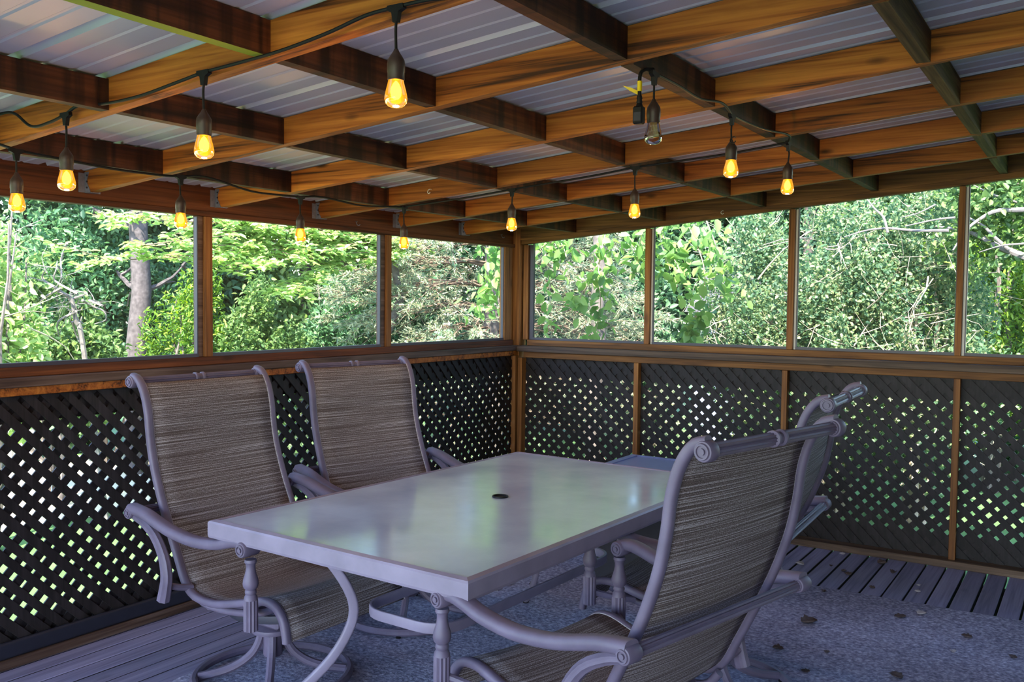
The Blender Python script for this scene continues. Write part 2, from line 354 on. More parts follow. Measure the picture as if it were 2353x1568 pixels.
M['siding'] = plain('blue grey siding', srgb(112, 120, 146), .7, 0, .08, 4)
M['shingle'] = plain('charcoal roofing', srgb(70, 68, 74), .9, 0, .2, 20)

# ---------------------------------------------------------------- structure: floor
SL = .0902; ZB0 = 1.8957; RD = .092                      # rafter slope, bottom at x=0, depth
RY = {i: (0. if i == 7 else -.6494-(6-i)*.671) for i in range(-4, 8)}
CX = [.4538, 1.118, 1.7818, 2.4326, 3.0898, 3.747, 4.404]
Y0, X1 = -7.5, 5.02
floor = tag(empty('floor'), 'weathered grey plank deck floor', kind='structure')
PITCH_P = .1021
pm = None
for k in range(-1, 49):
    x0 = .002+PITCH_P*k
    g = random.uniform(.008, .014)
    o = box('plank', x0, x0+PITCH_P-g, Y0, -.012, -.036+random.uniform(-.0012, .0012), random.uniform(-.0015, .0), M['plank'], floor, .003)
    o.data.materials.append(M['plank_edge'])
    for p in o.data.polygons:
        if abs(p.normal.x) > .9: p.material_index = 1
for k in range(8):
    box('joist', 0, 5.0, -7.2+k*1.0, -7.16+k*1.0, -.18, -.038, M['slat'], floor)
ground = tag(mesh('ground', [(-40, -40, -.32), (40, -40, -.32), (40, 40, -.32), (-40, 40, -.32)], [(0, 1, 2, 3)], M['lawn']), 'green lawn around the porch', kind='structure')

M['sand'] = plain('pale dry ground', srgb(206, 196, 168), .95, 0, .12, 3)
path = tag(mesh('garden_path', [(-6.0, -4.5, -.315), (-3.45, -4.5, -.315), (-3.1, 1.3, -.315), (-6.0, 1.6, -.315)], [(0, 1, 2, 3)], M['sand']), 'pale dry garden path beyond the left wall', kind='structure')

# ---------------------------------------------------------------- structure: roof
roof = tag(empty('ceiling'), 'open timber roof framing under ribbed metal sheeting', kind='structure')
prof = []; yy = -8.0+.002
def ribprof():
    p = []; s = .2505; y = -3.998-.020-16*s
    while y < .45:
        p += [(y-.016, 0), (y-.006, .019), (y+.010, .019), (y+.020, 0)]
        for m_ in (.083, .166): p += [(y+m_-.010, 0), (y+m_-.004, .0035), (y+m_+.004, .0035), (y+m_+.010, 0)]
        y += s
    return p
rp = ribprof(); zt = ZB0+RD+.001
v = [(x, y, zt+h+SL*x) for x in (-.4, X1+.2) for y, h in rp]; n = len(rp)
mesh('roof_sheet', v, [(k, k+1, n+k+1, n+k) for k in range(n-1)], M['tin'], roof)
for i in range(-4, 7):
    slopebox('rafter', -.062, X1, RY[i], RY[i]+.038, ZB0+random.uniform(-.002, .002), ZB0+RD-.002, SL, M['rafter'], roof)
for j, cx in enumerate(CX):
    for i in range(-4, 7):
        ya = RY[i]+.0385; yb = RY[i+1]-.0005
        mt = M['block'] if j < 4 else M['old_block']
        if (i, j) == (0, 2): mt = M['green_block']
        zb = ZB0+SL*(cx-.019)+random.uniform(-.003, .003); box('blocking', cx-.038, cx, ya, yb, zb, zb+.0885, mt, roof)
for i in range(-4, 7):      # joist hangers on the left beam
    y = RY[i]; zb = ZB0-.004; mb = MB()
    mb.add(*boxg(-.058, -.018, y-.0035, y+.0415, zb-.002, zb+.0005))
    for yy in (y-.0025, y+.0385):
        V = [(-.0585, yy, zb), (-.0585, yy, zb+.085), (-.03, yy, zb+.085), (-.045, yy, zb+.045), (-.018, yy, zb)]
        mb.add([(a, b, c) for a, b, c in V]+[(a, b+.002, c) for a, b, c in V], [(0, 1, 2, 3, 4), (9, 8, 7, 6, 5)]+[(k, k+5, (k+1) % 5+5, (k+1) % 5) for k in range(5)])
    mb.add(*boxg(-.0595, -.057, y-.03, y-.001, zb, zb+.08)); mb.add(*boxg(-.0595, -.057, y+.039, y+.068, zb, zb+.08))
    mb.build('joist_hanger', M['hanger'], roof)
    for dz in (.02, .045, .07): lathe('nail_head', [(.004, 0), (.004, .003)], M['darkmetal'], roof, 8, (-.04, y-.006, zb+dz), 'y')

# ---------------------------------------------------------------- structure: walls
WX, WY = 4.3, -4.95          # how far the right wall and the left wall are built
wl = tag(empty('wall_left'), 'left porch wall of timber rails over dark lattice', kind='structure')
wr = tag(empty('wall_right'), 'right porch wall of timber rails over dark lattice', kind='structure')
# left wall members (plane x=0 inside)
box('bottom_plate', -.09, 0, WY, 0, 0, .038, M['grey_y'], wl, .002)
box('ledge', -.1, 0, WY, 0, 1.100, 1.137, M['grey_y'], wl, .003)
box('under_rail', -.1, -.012, WY, -.01, 1.066, 1.0995, M['rafter'], wl, .002)
box('sill_rail', -.1, -.045, WY, -.02, 1.1375, 1.176, M['brown_y'], wl, .002)
box('beam', -.11, -.060, WY-2.5, .02, 1.868, 2.0, M['brown_y'], wl)
box('beam_trim', -.10, -.045, WY-2.5, .0, 1.843, 1.8675, M['brown_y'], wl, .002)
box('corner_post', -.092, -.004, -.004, .088, 0, 1.99, M['brown_z'], wl, .003)
box('corner_stud', -.045, -.006, -.045, -.006, .038, 1.065, M['brown_z'], wl, .002)
box('corner_stud', .004, .04, -.03, .03, .038, 1.05, M['brown_z'], wr, .002)
LM = [(-2.764, -2.688), (-1.458, -1.372), (-4.09, -4.02)]; LJ = -.128
for a, b in LM:
    box('mullion', -.098, -.048, b-.045, b, 1.1765, 1.8425, M['brown_z'], wl, .002)
    box('mullion_strip', -.095, -.062, a, b-.0455, 1.1765, 1.8425, M['grey_y'], wl, .002)
box('jamb', -.095, -.05, LJ, LJ+.05, 1.1765, 1.8425, M['brown_z'], wl, .002)
box('jamb', -.092, -.06, LJ+.0505, -.0045, 1.1765, 1.8425, M['brown_z'], wl, .001)
# right wall members (plane y=0 inside)
box('bottom_plate', .001, WX, -.06, .03, 0, .04, M['grey_x'], wr, .002)
box('ledge', .001, WX, -.045, .06, 1.095, 1.137, M['grey_x'], wr, .003)
box('under_rail', .041, WX, -.015, .06, 1.053, 1.0945, M['brown_x'], wr, .002)
box('sill_rail', .04, WX, .03, .09, 1.1375, 1.178, M['brown_x'], wr, .002)
slopebox('beam', -.003, X1, .0, .045, ZB0+.0, ZB0+RD, SL, M['brown_x'], wr)
slopebox('beam_trim', .001, X1, .006, .06, ZB0-.032, ZB0-.0005, SL, M['brown_x'], wr)
RM = [(.961, 1.012), (1.914, 1.964), (2.852, 2.898), (3.80, 3.85)]; RJ = .072
for a, b in RM:
    zt_ = ZB0-.033+SL*a
    box('mullion', a, b-.014, .03, .08, 1.1785, zt_, M['brown_z'], wr, .002)
    box('mullion_strip', b-.0135, b, .055, .085, 1.1785, zt_, M['white'], wr, .001)  # white paints in the daylight falling on the mullion's outer side
box('jamb', .006, .045, .03, .085, 1.1785, ZB0-.032, M['brown_z'], wr, .002)
box('jamb_strip', .0455, RJ, .05, .085, 1.1785, ZB0-.032, M['sash'], wr, .001)
for xs in (.937, 1.926, 2.878, 3.83):
    box('stud', xs-.017, xs+.017, -.03, .018, .0405, 1.0525, M['brown_z'], wr, .002)
for ys_ in (-2.72, -1.42, -4.05):
    box('stud', -.032, -.002, ys_-.017, ys_+.017, .0385, 1.0655, M['brown_z'], wl, .002)
wh = tag(empty('wall_house'), 'clapboard house wall that carries the high side of the porch roof', kind='structure')
for k in range(17): box('clapboard', 5.02, 5.05+.006*(k % 2), -8.2, .6, .01+.15*k, .157+.15*k, M['clap'], wh, .003)
# lattice
def clip(poly, a0, a1, b0, b1):
    for ax, val, sgn in ((0, a0, 1), (0, a1, -1), (1, b0, 1), (1, b1, -1)):
        out = []
        for i in range(len(poly)):
            p, q = poly[i], poly[(i+1) % len(poly)]; dp = (p[ax]-val)*sgn; dq = (q[ax]-val)*sgn
            if dp >= 0: out.append(p)
            if (dp > 0 > dq) or (dp < 0 < dq):
                t = dp/(dp-dq); out.append((p[0]+(q[0]-p[0])*t, p[1]+(q[1]-p[1])*t))
        poly = out
        if len(poly) < 3: return None
    return poly
def lattice(parent, a0, a1, b0, b1, place, d_front, d_back, phase):
    HP = .0815; H = b1-b0
    for layer, sgn in ((0, -1), (1, 1)):
        k = 0; a = a0-H
        while a < a1+H:
            w_ = .035+random.uniform(-.0025, .004); c = a+phase+random.uniform(-.006, .006); hw = w_*.7071
            # strip through (c, mid): b - mid = sgn*(a-c)
            m = (b0+b1)/2; L = H
            poly = [(c-hw-L, m-sgn*L), (c+hw-L, m-sgn*L), (c+hw+L, m+sgn*L), (c-hw+L, m+sgn*L)]
            if sgn < 0: poly = poly[::-1]
            q = clip(poly, a0, a1, b0, b1)
            if q:
                d = d_front if layer == 0 else d_back; n = len(q); th = .0065
                v = [place(x, z, d) for x, z in q]+[place(x, z, d+th) for x, z in q]
                f = [tuple(range(n)), tuple(range(2*n-1, n-1, -1))]+[(i, i+n, (i+1) % n+n, (i+1) % n) for i in range(n)]
                mesh('lattice_slat', v, f, M['slat'], parent)
            a += HP
lattice(wr, .03, WX, .041, 1.052, lambda a, z, d: (a, d, z), .020, .0267, .0)
lattice(wl, WY, -.02, .039, 1.065, lambda a, z, d: (-d, a, z), .036, .0427, .03)
box('skirt_board', .03, WX, .036, .055, .0, .155, M['slat'], wr); box('top_board', .03, WX, .036, .055, .935, 1.0525, M['slat'], wr)
box('skirt_board', -.075, -.052, WY, -.02, .0, .16, M['slat'], wl); box('top_board', -.075, -.052, WY, -.02, .955, 1.0655, M['slat'], wl)
mesh('splash_strip', *sweepg([(-.018, y, .072) for y in np.linspace(WY, -.05, 20)], rrect(.024, .066, .45), up=(0, 0, 1)), M['boxbody'], wl, True)
# screened windows
def window(n, wall, a0, a1, z0, zt0, zt1):
    e = tag(empty('window_%d' % n), None, kind='structure')
    def P(a, d, z): return (-.05-d, a, z) if wall == 'L' else (a, .04+d, z)
    v = [P(a0, .022, z0), P(a1, .022, z0), P(a1, .022, zt1), P(a0, .022, zt0)]
    mesh('screen', v, [(0, 1, 2, 3)], M['screen'], e)
    q = [P(a, d, z) for z in (z0, z0+.016) for d in (.006, .03) for a in (a0, a1)]
    mesh('bottom_bar', q, [(0, 2, 3, 1), (4, 5, 7, 6), (0, 1, 5, 4), (2, 6, 7, 3), (0, 4, 6, 2), (1, 3, 7, 5)], M['sash'], e)
    for aa in ((a0, a0+.006), (a1-.006, a1)):
        q = [P(a, d, z) for z in (z0+.0165, (zt0+zt1)/2-.003) for d in (.01, .03) for a in aa]
        mesh('side_bar', q, [(0, 2, 3, 1), (4, 5, 7, 6), (0, 1, 5, 4), (2, 6, 7, 3), (0, 4, 6, 2), (1, 3, 7, 5)], M['sash'], e)
    return e
lw = [(-4.02, -2.764), (-2.688, -1.458), (-1.372, LJ)]
for n, (a, b) in enumerate(lw): window(n+1, 'L', a+.0005, b-.0005, 1.1765, 1.842, 1.842)
rw = [(RJ, .961), (1.012, 1.914), (1.964, 2.852), (2.898, 3.80)]
for n, (a, b) in enumerate(rw): window(n+4, 'R', a+.0005, b-.0005, 1.1785, ZB0-.033+SL*a, ZB0-.033+SL*b)

# ---------------------------------------------------------------- rug
rug_v = []; nE = 60
def edge(p, q, n, amp):
    return [(p[0]+(q[0]-p[0])*k/n+random.uniform(-amp, amp), p[1]+(q[1]-p[1])*k/n+random.uniform(-amp, amp)) for k in range(n)]
ring = edge((.615, -.862), (.615, -6.4), 40, .003)+edge((.615, -6.4), (4.5, -6.4), 30, .003)+edge((4.5, -6.4), (4.5, -.795), 40, .003)+edge((4.5, -.795), (.615, -.862), 50, .004)
n = len(ring)
rug = mesh('outdoor_rug', [(x, y, .0006) for x, y in ring]+[(x, y, .0055) for x, y in ring], [tuple(range(n, 2*n))]+[(k, (k+1) % n, n+(k+1) % n, n+k) for k in range(n)], M['rug'])
tag(rug, 'worn grey outdoor rug lying over the deck planks', 'rug'); FZ = .0058

# ---------------------------------------------------------------- table
TC = (1.645, -2.740); TR = -.045; TW, TL, TZ = 1.10, 1.80, .72
tb = tag(empty('patio_table', (TC[0], TC[1], FZ), TR), 'rectangular patio table with frosted glass top and mauve metal frame', 'table')
hw, hl, fz = TW/2, TL/2, TZ-FZ
def frame_side(ax, s):
    # mitred profile extruded along the edge: (inset from outer edge, z)
    pr = [(0, -.052), (0, -.010), (.004, -.004), (.020, 0), (.026, -.003), (.026, -.014), (.012, -.020), (.012, -.044), (.006, -.060), (.002, -.060)]
    v = []
    for e in (-1, 1):
        for i, z in pr:
            if ax == 'x': v.append((e*(hw-i), s*(hl-i), fz+z))
            else: v.append((s*(hw-i), e*(hl-i), fz+z))
    n = len(pr); f = [(k, (k+1) % n, n+(k+1) % n, n+k) for k in range(n)]+[tuple(range(n)), tuple(range(2*n-1, n-1, -1))]
    return mesh('frame_side', v, f, M['tframe'], tb)
for s in (-1, 1): frame_side('x', s); frame_side('y', s)
# glass with umbrella hole
nh = 32; gx, gy = hw-.0245, hl-.0245; ins = []; outs = []
for k in range(nh):
    a = 2*math.pi*k/nh; c_, s_ = math.cos(a), math.sin(a); ins.append((.026*c_, .026*s_))
    t_ = min(gx/abs(c_) if abs(c_) > 1e-9 else 9e9, gy/abs(s_) if abs(s_) > 1e-9 else 9e9); outs.append((c_*t_, s_*t_))
cor = [(gx, gy), (-gx, gy), (-gx, -gy), (gx, -gy)]
v = []; f = []
for z in (fz-.004, fz-.010): v += [(x, y, z) for x, y in ins]+[(x, y, z) for x, y in outs]+[(x, y, z) for x, y in cor]
off = 2*nh+4
def cidx(k):
    a = outs[k]; b = outs[(k+1) % nh]
    for ci, c in enumerate(cor):
        if (abs(a[0]-b[0]) > 1e-6 and abs(a[1]-b[1]) > 1e-6) and (a[0]*c[0] > -1e-9 and a[1]*c[1] > -1e-9 and b[0]*c[0] > -1e-9 and b[1]*c[1] > -1e-9): return ci
    return None
for k in range(nh):
    l = (k+1) % nh; ci = cidx(k)
    top = (k, nh+k, nh+l, l) if ci is None else (k, nh+k, 2*nh+ci, nh+l, l)
    f.append(top); f.append(tuple(off+i for i in reversed(top))); f.append((k, l, off+l, off+k))
mesh('glass_top', v, f, M['glass_top'], tb)
lathe('umbrella_ring', [(.025, -.012), (.025, .001), (.030, .002), (.031, -.003), (.031, -.0035)][::-1], M['black'], tb, 28, (0, 0, fz))
lathe('umbrella_sleeve', [(.024, -.05), (.0245, -.013)], M['black'], tb, 24, (0, 0, fz))
LP = .195, .575; LZ = .40-FZ
leg_prof = [(.215, .655), (.165, .645), (.085, .575), (.02, .475), (0, .40), (.02, .325), (.075, .235), (.165, .145), (.265, .068), (.345, .021)]
for sx in (-1, 1):
    for sy in (-1, 1):
        d = np.array([sx*.70, sy*.714]); c = np.array([sx*LP[0], sy*LP[1]])
        pts = crom([(c[0]+d[0]*a, c[1]+d[1]*a, z-FZ) for a, z in leg_prof], 3)
        lg = mesh('leg', *sweepg(pts, rrect(.034, .022, .35), up=(-d[1], d[0], 0)), M['tframe'], tb, True)
        lathe('foot_glide', [(.014, 0), (.016, .004), (.012, .014)], M['black'], lg, 12, (c[0]+d[0]*.345, c[1]+d[1]*.345, 0))
rr = rrect(2*LP[0]-.02, 2*LP[1]-.02, .28, 6)
mesh('stretcher_loop', *sweepg([(x, y, LZ) for x, y in rr], rrect(.012, .036, .3), closed=True, up=(0, 0, 1)), M['tframe'], tb, True)
for sy in (-1, 1):
    box('cross_brace', -hw+.04, hw-.04, sy*.70-.012, sy*.70+.012, fz-.085, fz-.061, M['tframe'], tb)

# ---------------------------------------------------------------- chairs
RAIL = [(-.515, 1.152), (-.482, 1.143), (-.454, 1.112), (-.433, 1.068), (-.418, 1.01), (-.409, .94), (-.391, .85), (-.361, .76), (-.325, .675), (-.278, .58), (-.232, .49), (-.193, .418), (-.140, .380), (-.04, .374), (.05, .390), (.14, .413), (.225, .435), (.285, .43), (.325, .395), (.342, .345), (.346, .318)]
RW, SW, AW = .29, .268, .380
def make_chair():
    ch = empty('sling_patio_chair')
    path = crom(RAIL, 3)
    for s in (-1, 1):
        pts = [(p[0], s*RW, p[1]) for p in path]
        r_ = mesh('side_rail', *sweepg(pts, rrect(.027, .030, .4), up=(0, 1, 0)), M['metal'], ch, True)
        lathe('scroll', [(0.0046, -0.0228), (0.0079, -0.0228), (0.0079, -0.0181), (0.0132, -0.0181), (0.0139, -0.0218), (0.0178, -0.0218), (0.0191, -0.0171), (0.0224, -0.0162), (0.0244, -0.0114), (0.0244, 0.0114), (0.0224, 0.0162), (0.0191, 0.0171), (0.0178, 0.0218), (0.0139, 0.0218), (0.0132, 0.0181), (0.0079, 0.0181), (0.0079, 0.0228), (0.0046, 0.0228)], M['metal'], r_, 24, (-.512, s*(RW+.002), 1.131), 'y')
    nrm = []; v = []; uv = []; nu = 8; L = 0; pp = path[5:]
    for i, p in enumerate(pp):
        if i: L += float(np.linalg.norm(pp[i]-pp[i-1]))
        a = pp[max(0, i-1)]; b = pp[min(len(pp)-1, i+1)]; t = (b-a)/np.linalg.norm(b-a); nn = np.array([t[1], -t[0]])   # pointing back/down
        for k in range(nu+1):
            y = -SW-.012+(2*SW+.024)*k/nu; sag = .020*(1-(2*k/nu-1)**2)*min(1, i/6, (len(pp)-1-i)/6)
            q = p-nn*.006+nn*sag*(.6); v.append((q[0], y, q[1])); uv.append((y, L))
    f = [(i*(nu+1)+k, i*(nu+1)+k+1, (i+1)*(nu+1)+k+1, (i+1)*(nu+1)+k) for i in range(len(pp)-1) for k in range(nu)]
    sl_ = mesh('sling', v, f, M['sling'], ch, True, uv)
    md = sl_.modifiers.new('thickness', 'SOLIDIFY'); md.thickness = .003; md.offset = 0
    for k in (0, nu):
        tube('welt', [np.array(v[i*(nu+1)+k])+np.array([0, .002 if k == 0 else -.002, 0]) for i in range(len(pp))], .0042, M['welt'], sl_, 6)
    # top bar with collars
    ys_ = np.linspace(-RW+.01, RW-.01, 13)
    tbar = mesh('top_bar', *sweepg([(-.512, y, 1.131) for y in ys_], fluted(.0165, 12, .2), up=(0, 0, 1)), M['metal'], ch, False)
    lathe('collar', [(0.0152, -0.0240), (0.0205, -0.0208), (0.0205, -0.0128), (0.0160, -0.0080), (0.0160, 0.0080), (0.0205, 0.0128), (0.0205, 0.0208), (0.0152, 0.0240)], M['metal'], tbar, 20, (-.512, 0, 1.131), 'y')
    for s in (-1, 1):
        arm = crom([(-.385, .683), (-.30, .672), (-.22, .650), (-.133, .630), (-.01, .618), (.107, .628), (.175, .646), (.225, .655), (.262, .650)], 3)
        am = mesh('arm', *sweepg([(p[0], s*AW, p[1]) for p in arm], rrect(.052, .036, .45), up=(0, 0, 1)), M['metal'], ch, True)
        lathe('arm_scroll', [(0.0046, -0.0387), (0.0076, -0.0387), (0.0076, -0.0333), (0.0129, -0.0333), (0.0137, -0.0378), (0.0175, -0.0378), (0.0190, -0.0333), (0.0228, -0.0333), (0.0258, -0.0288), (0.0258, 0.0288), (0.0228, 0.0333), (0.0190, 0.0333), (0.0175, 0.0378), (0.0137, 0.0378), (0.0129, 0.0333), (0.0076, 0.0333), (0.0076, 0.0387), (0.0046, 0.0387)], M['metal'], am, 22, (.264, s*AW, .640), 'y')
        lathe('arm_scroll', [(0.0041, -0.0294), (0.0068, -0.0294), (0.0068, -0.0247), (0.0116, -0.0247), (0.0122, -0.0285), (0.0156, -0.0285), (0.0170, -0.0247), (0.0204, -0.0238), (0.0224, -0.0190), (0.0224, 0.0190), (0.0204, 0.0238), (0.0170, 0.0247), (0.0156, 0.0285), (0.0122, 0.0285), (0.0116, 0.0247), (0.0068, 0.0247), (0.0068, 0.0294), (0.0041, 0.0294)], M['metal'], am, 20, (-.378, s*AW, .668), 'y')
        pm_ = lathe('arm_post', [(0.0185, 0.6070), (0.0202, 0.5980), (0.0151, 0.5900), (0.0155, 0.5750), (0.0185, 0.5580), (0.0244, 0.5400), (0.0260, 0.5280), (0.0227, 0.5150), (0.0160, 0.5080), (0.0189, 0.5030), (0.0189, 0.4970), (0.0160, 0.4920), (0.0210, 0.4840), (0.0227, 0.4740)][::-1], M['metal'], ch, 18, (.276, s*AW, 0))
        mesh('fluted_column', *sweepg([(.276, s*AW, z) for z in (.372, .40, .44, .474)], fluted(.0235, 12, .16), up=(1, 0, 0)), M['metal'], pm_, False)
        rl = crom([(-.368, .655), (-.315, .640), (-.245, .600), (-.195, .535), (-.178, .47), (-.186, .42), (-.198, .378)], 3)
        mesh('rear_post', *sweepg([(p[0], s*AW, p[1]) for p in rl], fluted(.019, 8, .1), scale=list(np.linspace(.8, 1.25, len(rl))), up=(0, 1, 0)), M['metal'], ch, False)
        tube('side_bracket', [(.276, s*(AW-.01), .415), (.20, s*.33, .395), (.14, s*(RW-.005), .385)], .012, M['metal'], ch, 8)
        tube('side_bracket', [(-.19, s*(AW-.01), .43), (-.18, s*.33, .415), (-.17, s*(RW-.01), .405)], .012, M['metal'], ch, 8)
        tube('seat_brace', crom([(-.20, s*.255, .395), (-.15, s*.25, .345), (-.02, s*.24, .336), (.14, s*.24, .362), (.25, s*.255, .405)], 3), .013, M['metal'], ch, 10)
        sp = crom([(-.155, s*.13, .335), (-.165, s*.13, .29), (-.12, s*.12, .262), (-.02, s*.09, .262), (.07, s*.05, .27)], 3)
        mesh('spring_strap', *sweepg(sp, rrect(.03, .006, .2), up=(0, 1, 0)), M['darkmetal'], ch, True)
    mesh('back_bar', *sweepg([(-.378, y, .668) for y in np.linspace(-AW+.015, AW-.015, 11)], fluted(.0155, 12, .2), up=(0, 0, 1)), M['metal'], ch, False)
    tube('seat_crossbar', [(-.12, -.25, .338), (-.12, .25, .338)], .016, M['metal'], ch, 12)
    tube('seat_crossbar', [(.12, -.25, .358), (.12, .25, .358)], .016, M['metal'], ch, 12)
    px = -.065
    box('rocker_mount', px-.045, px+.075, -.045, .045, .212, .27, M['metal'], ch, .008)
    box('rocker_spring', px-.03, px+.14, -.03, .03, .27, .342, M['darkmetal'], ch, .006)
    lathe('swivel_plate', [(.06, .186), (.078, .189), (.080, .197), (.078, .206), (.05, .212)], M['metal'], ch, 28, (px, 0, 0))
    lathe('hub', [(.034, .095), (.036, .10), (.036, .186), (.034, .187)], M['metal'], ch, 20, (px, 0, 0))
    for k in range(4):
        a = math.pi/4+k*math.pi/2; c_, s_ = math.cos(a), math.sin(a)
        lp = crom([(px+c_*r_, s_*r_, z) for r_, z in ((.042, .184), (.050, .150), (.075, .105), (.125, .066), (.19, .040), (.272, .024))], 3)
        mesh('base_leg', *sweepg(lp, fluted(.0165, 8, .09), up=(-s_, c_, 0)), M['metal'], ch, False)
    rg = mesh('base_ring', *sweepg([(px+.287*math.cos(2*math.pi*k/40), .287*math.sin(2*math.pi*k/40), .022) for k in range(40)], fluted(.0165, 8, .07), closed=True, up=(0, 0, 1)), M['metal'], ch, False)
    for k in range(4):
        a = math.pi/4+k*math.pi/2
        lathe('glide', [(.011, 0), (.012, .008), (.008, .010)], M['black'], rg, 10, (px+.287*math.cos(a), .287*math.sin(a), 0))
    return ch
def copy_tree(o, parent=None):
    c = o.copy(); COL.objects.link(c); c.parent = parent
    for k in list(o.children): copy_tree(k, c)
    return c
chair0 = make_chair()
CH = [((.983, -3.205), -.042, 'brown mesh sling patio chair between table and plank strip, away from the corner post'),
      ((.955, -2.375), -.24, 'brown mesh sling patio chair between table and lattice wall, nearest the corner post'),
      ((2.395, -3.317), 2.906, 'brown mesh sling patio chair on the leaf-strewn side, away from the grey-lidded box'),
      ((2.287, -2.344), 3.186, 'brown mesh sling patio chair on the leaf-strewn side, nearest the grey-lidded box')]
for k, ((x, y), t_, lab) in enumerate(CH):
    o = chair0 if k == 0 else copy_tree(chair0)
    o.location = (x, y, FZ); o.rotation_euler = (0, 0, t_); tag(o, lab, 'chair', 'sling chairs around the patio table')

# ---------------------------------------------------------------- grey-lidded box behind the table
bx = tag(empty('storage_box', (1.67, -1.17, FZ)), 'low charcoal box with a flat grey lid beyond the table end', 'box')
box('body', -.32, .32, -.24, .24, 0, .545, M['boxbody'], bx, .012)
ld = box('lid', -.35, .35, -.27, .27, .545, .594, M['lid'], bx, .012)
mb = MB(); mb.add(*boxg(-.30, .30, -.22, -.205, .594, .600)); mb.add(*boxg(-.30, .30, .205, .22, .594, .600)); mb.add(*boxg(-.30, -.285, -.205, .205, .594, .600)); mb.add(*boxg(.285, .30, -.205, .205, .594, .600))
mb.build('lid_rim', M['lid'], ld)
box('handle', -.05, .05, -.285, -.2705, .50, .535, M['boxbody'], bx, .004)

# ---------------------------------------------------------------- string lights
def rb(x): return ZB0+SL*x
BULBS = [(.952, -4.034, 1.994, 1.885), (1.567, -4.034, 2.040, 1.933), (2.209, -4.034, 2.102, 1.998), (.594, -3.984, 1.924, 1.841), (.532, -3.313, 1.925, 1.840), (.489, -2.642, 1.916, 1.829),
         (.537, -1.971, 1.931, 1.832), (1.201, -1.991, 1.979, 1.901), (1.833, -1.998, 2.037, 1.935), (2.456, -2.562, 2.098, 2.002), (2.470, -1.941, 2.098, 2.008), (2.445, -3.183, 2.109, 2.024)]
def make_bulb(lit):
    """origin at the top of the socket"""
    e = empty('string_light_bulb')
    sk = lathe('socket', [(.0045, .012), (.007, .006), (.013, -.003), (.0185, -.012), (.0198, -.020), (.0198, -.038), (.0188, -.040), (.0188, -.055), (.0175, -.0565)], M['socket'], e, 20)
    prof = [(.0165, -.050), (.0168, -.056), (.0190, -.066), (.0222, -.078), (.0248, -.090), (.0254, -.098), (.0235, -.106), (.0175, -.1125), (.0095, -.1155), (.0015, -.1163)]
    gl = lathe('glass_bulb', prof, M['amber'] if lit else M['clear'], e, 24)
    if lit:
        lathe('filament', [(.002, -.058), (.007, -.064), (.0115, -.074), (.0125, -.082), (.0115, -.090), (.006, -.097), (.002, -.098)], M['glow'], gl, 14)
    else:
        tube('filament', [(.004, 0, -.056), (.006, 0, -.085), (0, 0, -.09), (-.006, 0, -.085), (-.004, 0, -.056)], .0008, M['hanger'], gl, 6)
    return e
lit0 = None
BL = ['lit amber bulb on the mossy-block rafter, the one closest to the left wall', 'lit amber bulb on the mossy-block rafter, middle one of its three', 'lit amber bulb on the mossy-block rafter, the one farthest from the left wall',
      'lit amber bulb of the left-wall row, farthest from the corner post', 'lit amber bulb of the left-wall row, third from the corner post', 'lit amber bulb of the left-wall row, second from the corner post', 'lit amber bulb of the left-wall row, nearest the corner post',
      'lit amber bulb on the cross rafter cable, first after the left-wall row', 'lit amber bulb on the cross rafter cable, second after the left-wall row', 'lit amber bulb hanging next along the cable from the unlit bulb', 'lit amber bulb at the cable turn, second along from the unlit bulb']
for k, (x, y, zc, zs) in enumerate(BULBS):
    last = k == len(BULBS)-1
    if last: e = make_bulb(False)
    elif lit0 is None: e = lit0 = make_bulb(True)
    else: e = copy_tree(lit0)
    e.location = (x, y, zs)
    if last: tag(e, 'unlit clear bulb hanging beside the black cord plug', 'light bulb', 'string light bulbs')
    else:
        tag(e, BL[k], 'light bulb', 'string light bulbs')
        pl = bpy.data.lights.new('bulb_light', 'POINT'); pl.energy = BULB_W; pl.color = (1, .58, .22); pl.shadow_soft_size = .012
        po = bpy.data.objects.new('bulb_light', pl); COL.objects.link(po); po.parent = e; po.location = (0, 0, -.125)
st = tag(empty('string_light_cable', (0, 0, 0)), 'black string light cable looping below the rafters', 'cable')
for k, (x, y, zc, zs) in enumerate(BULBS):
    V = [(-.022, zc+.004), (.022, zc+.004), (.024, zc-.006), (.010, zc-.012), (.006, zc-.034), (-.006, zc-.034), (-.010, zc-.012), (-.024, zc-.006)]
    an = 0 if k in (0, 1, 2, 7, 8) else math.pi/2
    vv = [(x+a*math.cos(an)-s_*math.sin(an), y+a*math.sin(an)+s_*math.cos(an), z) for s_ in (-.006, .006) for a, z in V]
    mesh('tee_connector', vv, [tuple(range(8)), tuple(range(15, 7, -1))]+[(i, i+8, (i+1) % 8+8, (i+1) % 8) for i in range(8)], M['black'], st)
    off = random.uniform(-.004, .004)
    tube('drop_cord', crom([(x, y, zc-.03), (x+off, y, (zc+zs)/2), (x, y, zs+.008)], 4), .0032, M['black'], st, 8)
def cable(pts, nm='cable'): return tube(nm, crom(pts, 6), .0045, M['black'], st, 8)
T = [(x, y, zc) for x, y, zc, zs in BULBS]
def mid(a, b, dz, f=.5): return (a[0]+(b[0]-a[0])*f, a[1]+(b[1]-a[1])*f, a[2]+(b[2]-a[2])*f+dz)
cable([T[3], (.50, -4.05, 1.965), (.42, -4.045, 2.01), (.60, -4.034, 2.03), (.68, -4.034, 2.022), (.77, -4.034, 1.975), (.87, -4.034, 1.978), T[0]])
cable([T[0], (1.02, -4.034, 2.012), (1.15, -4.036, 2.003), (1.3, -4.034, 2.008), (1.45, -4.034, 2.025), T[1]])
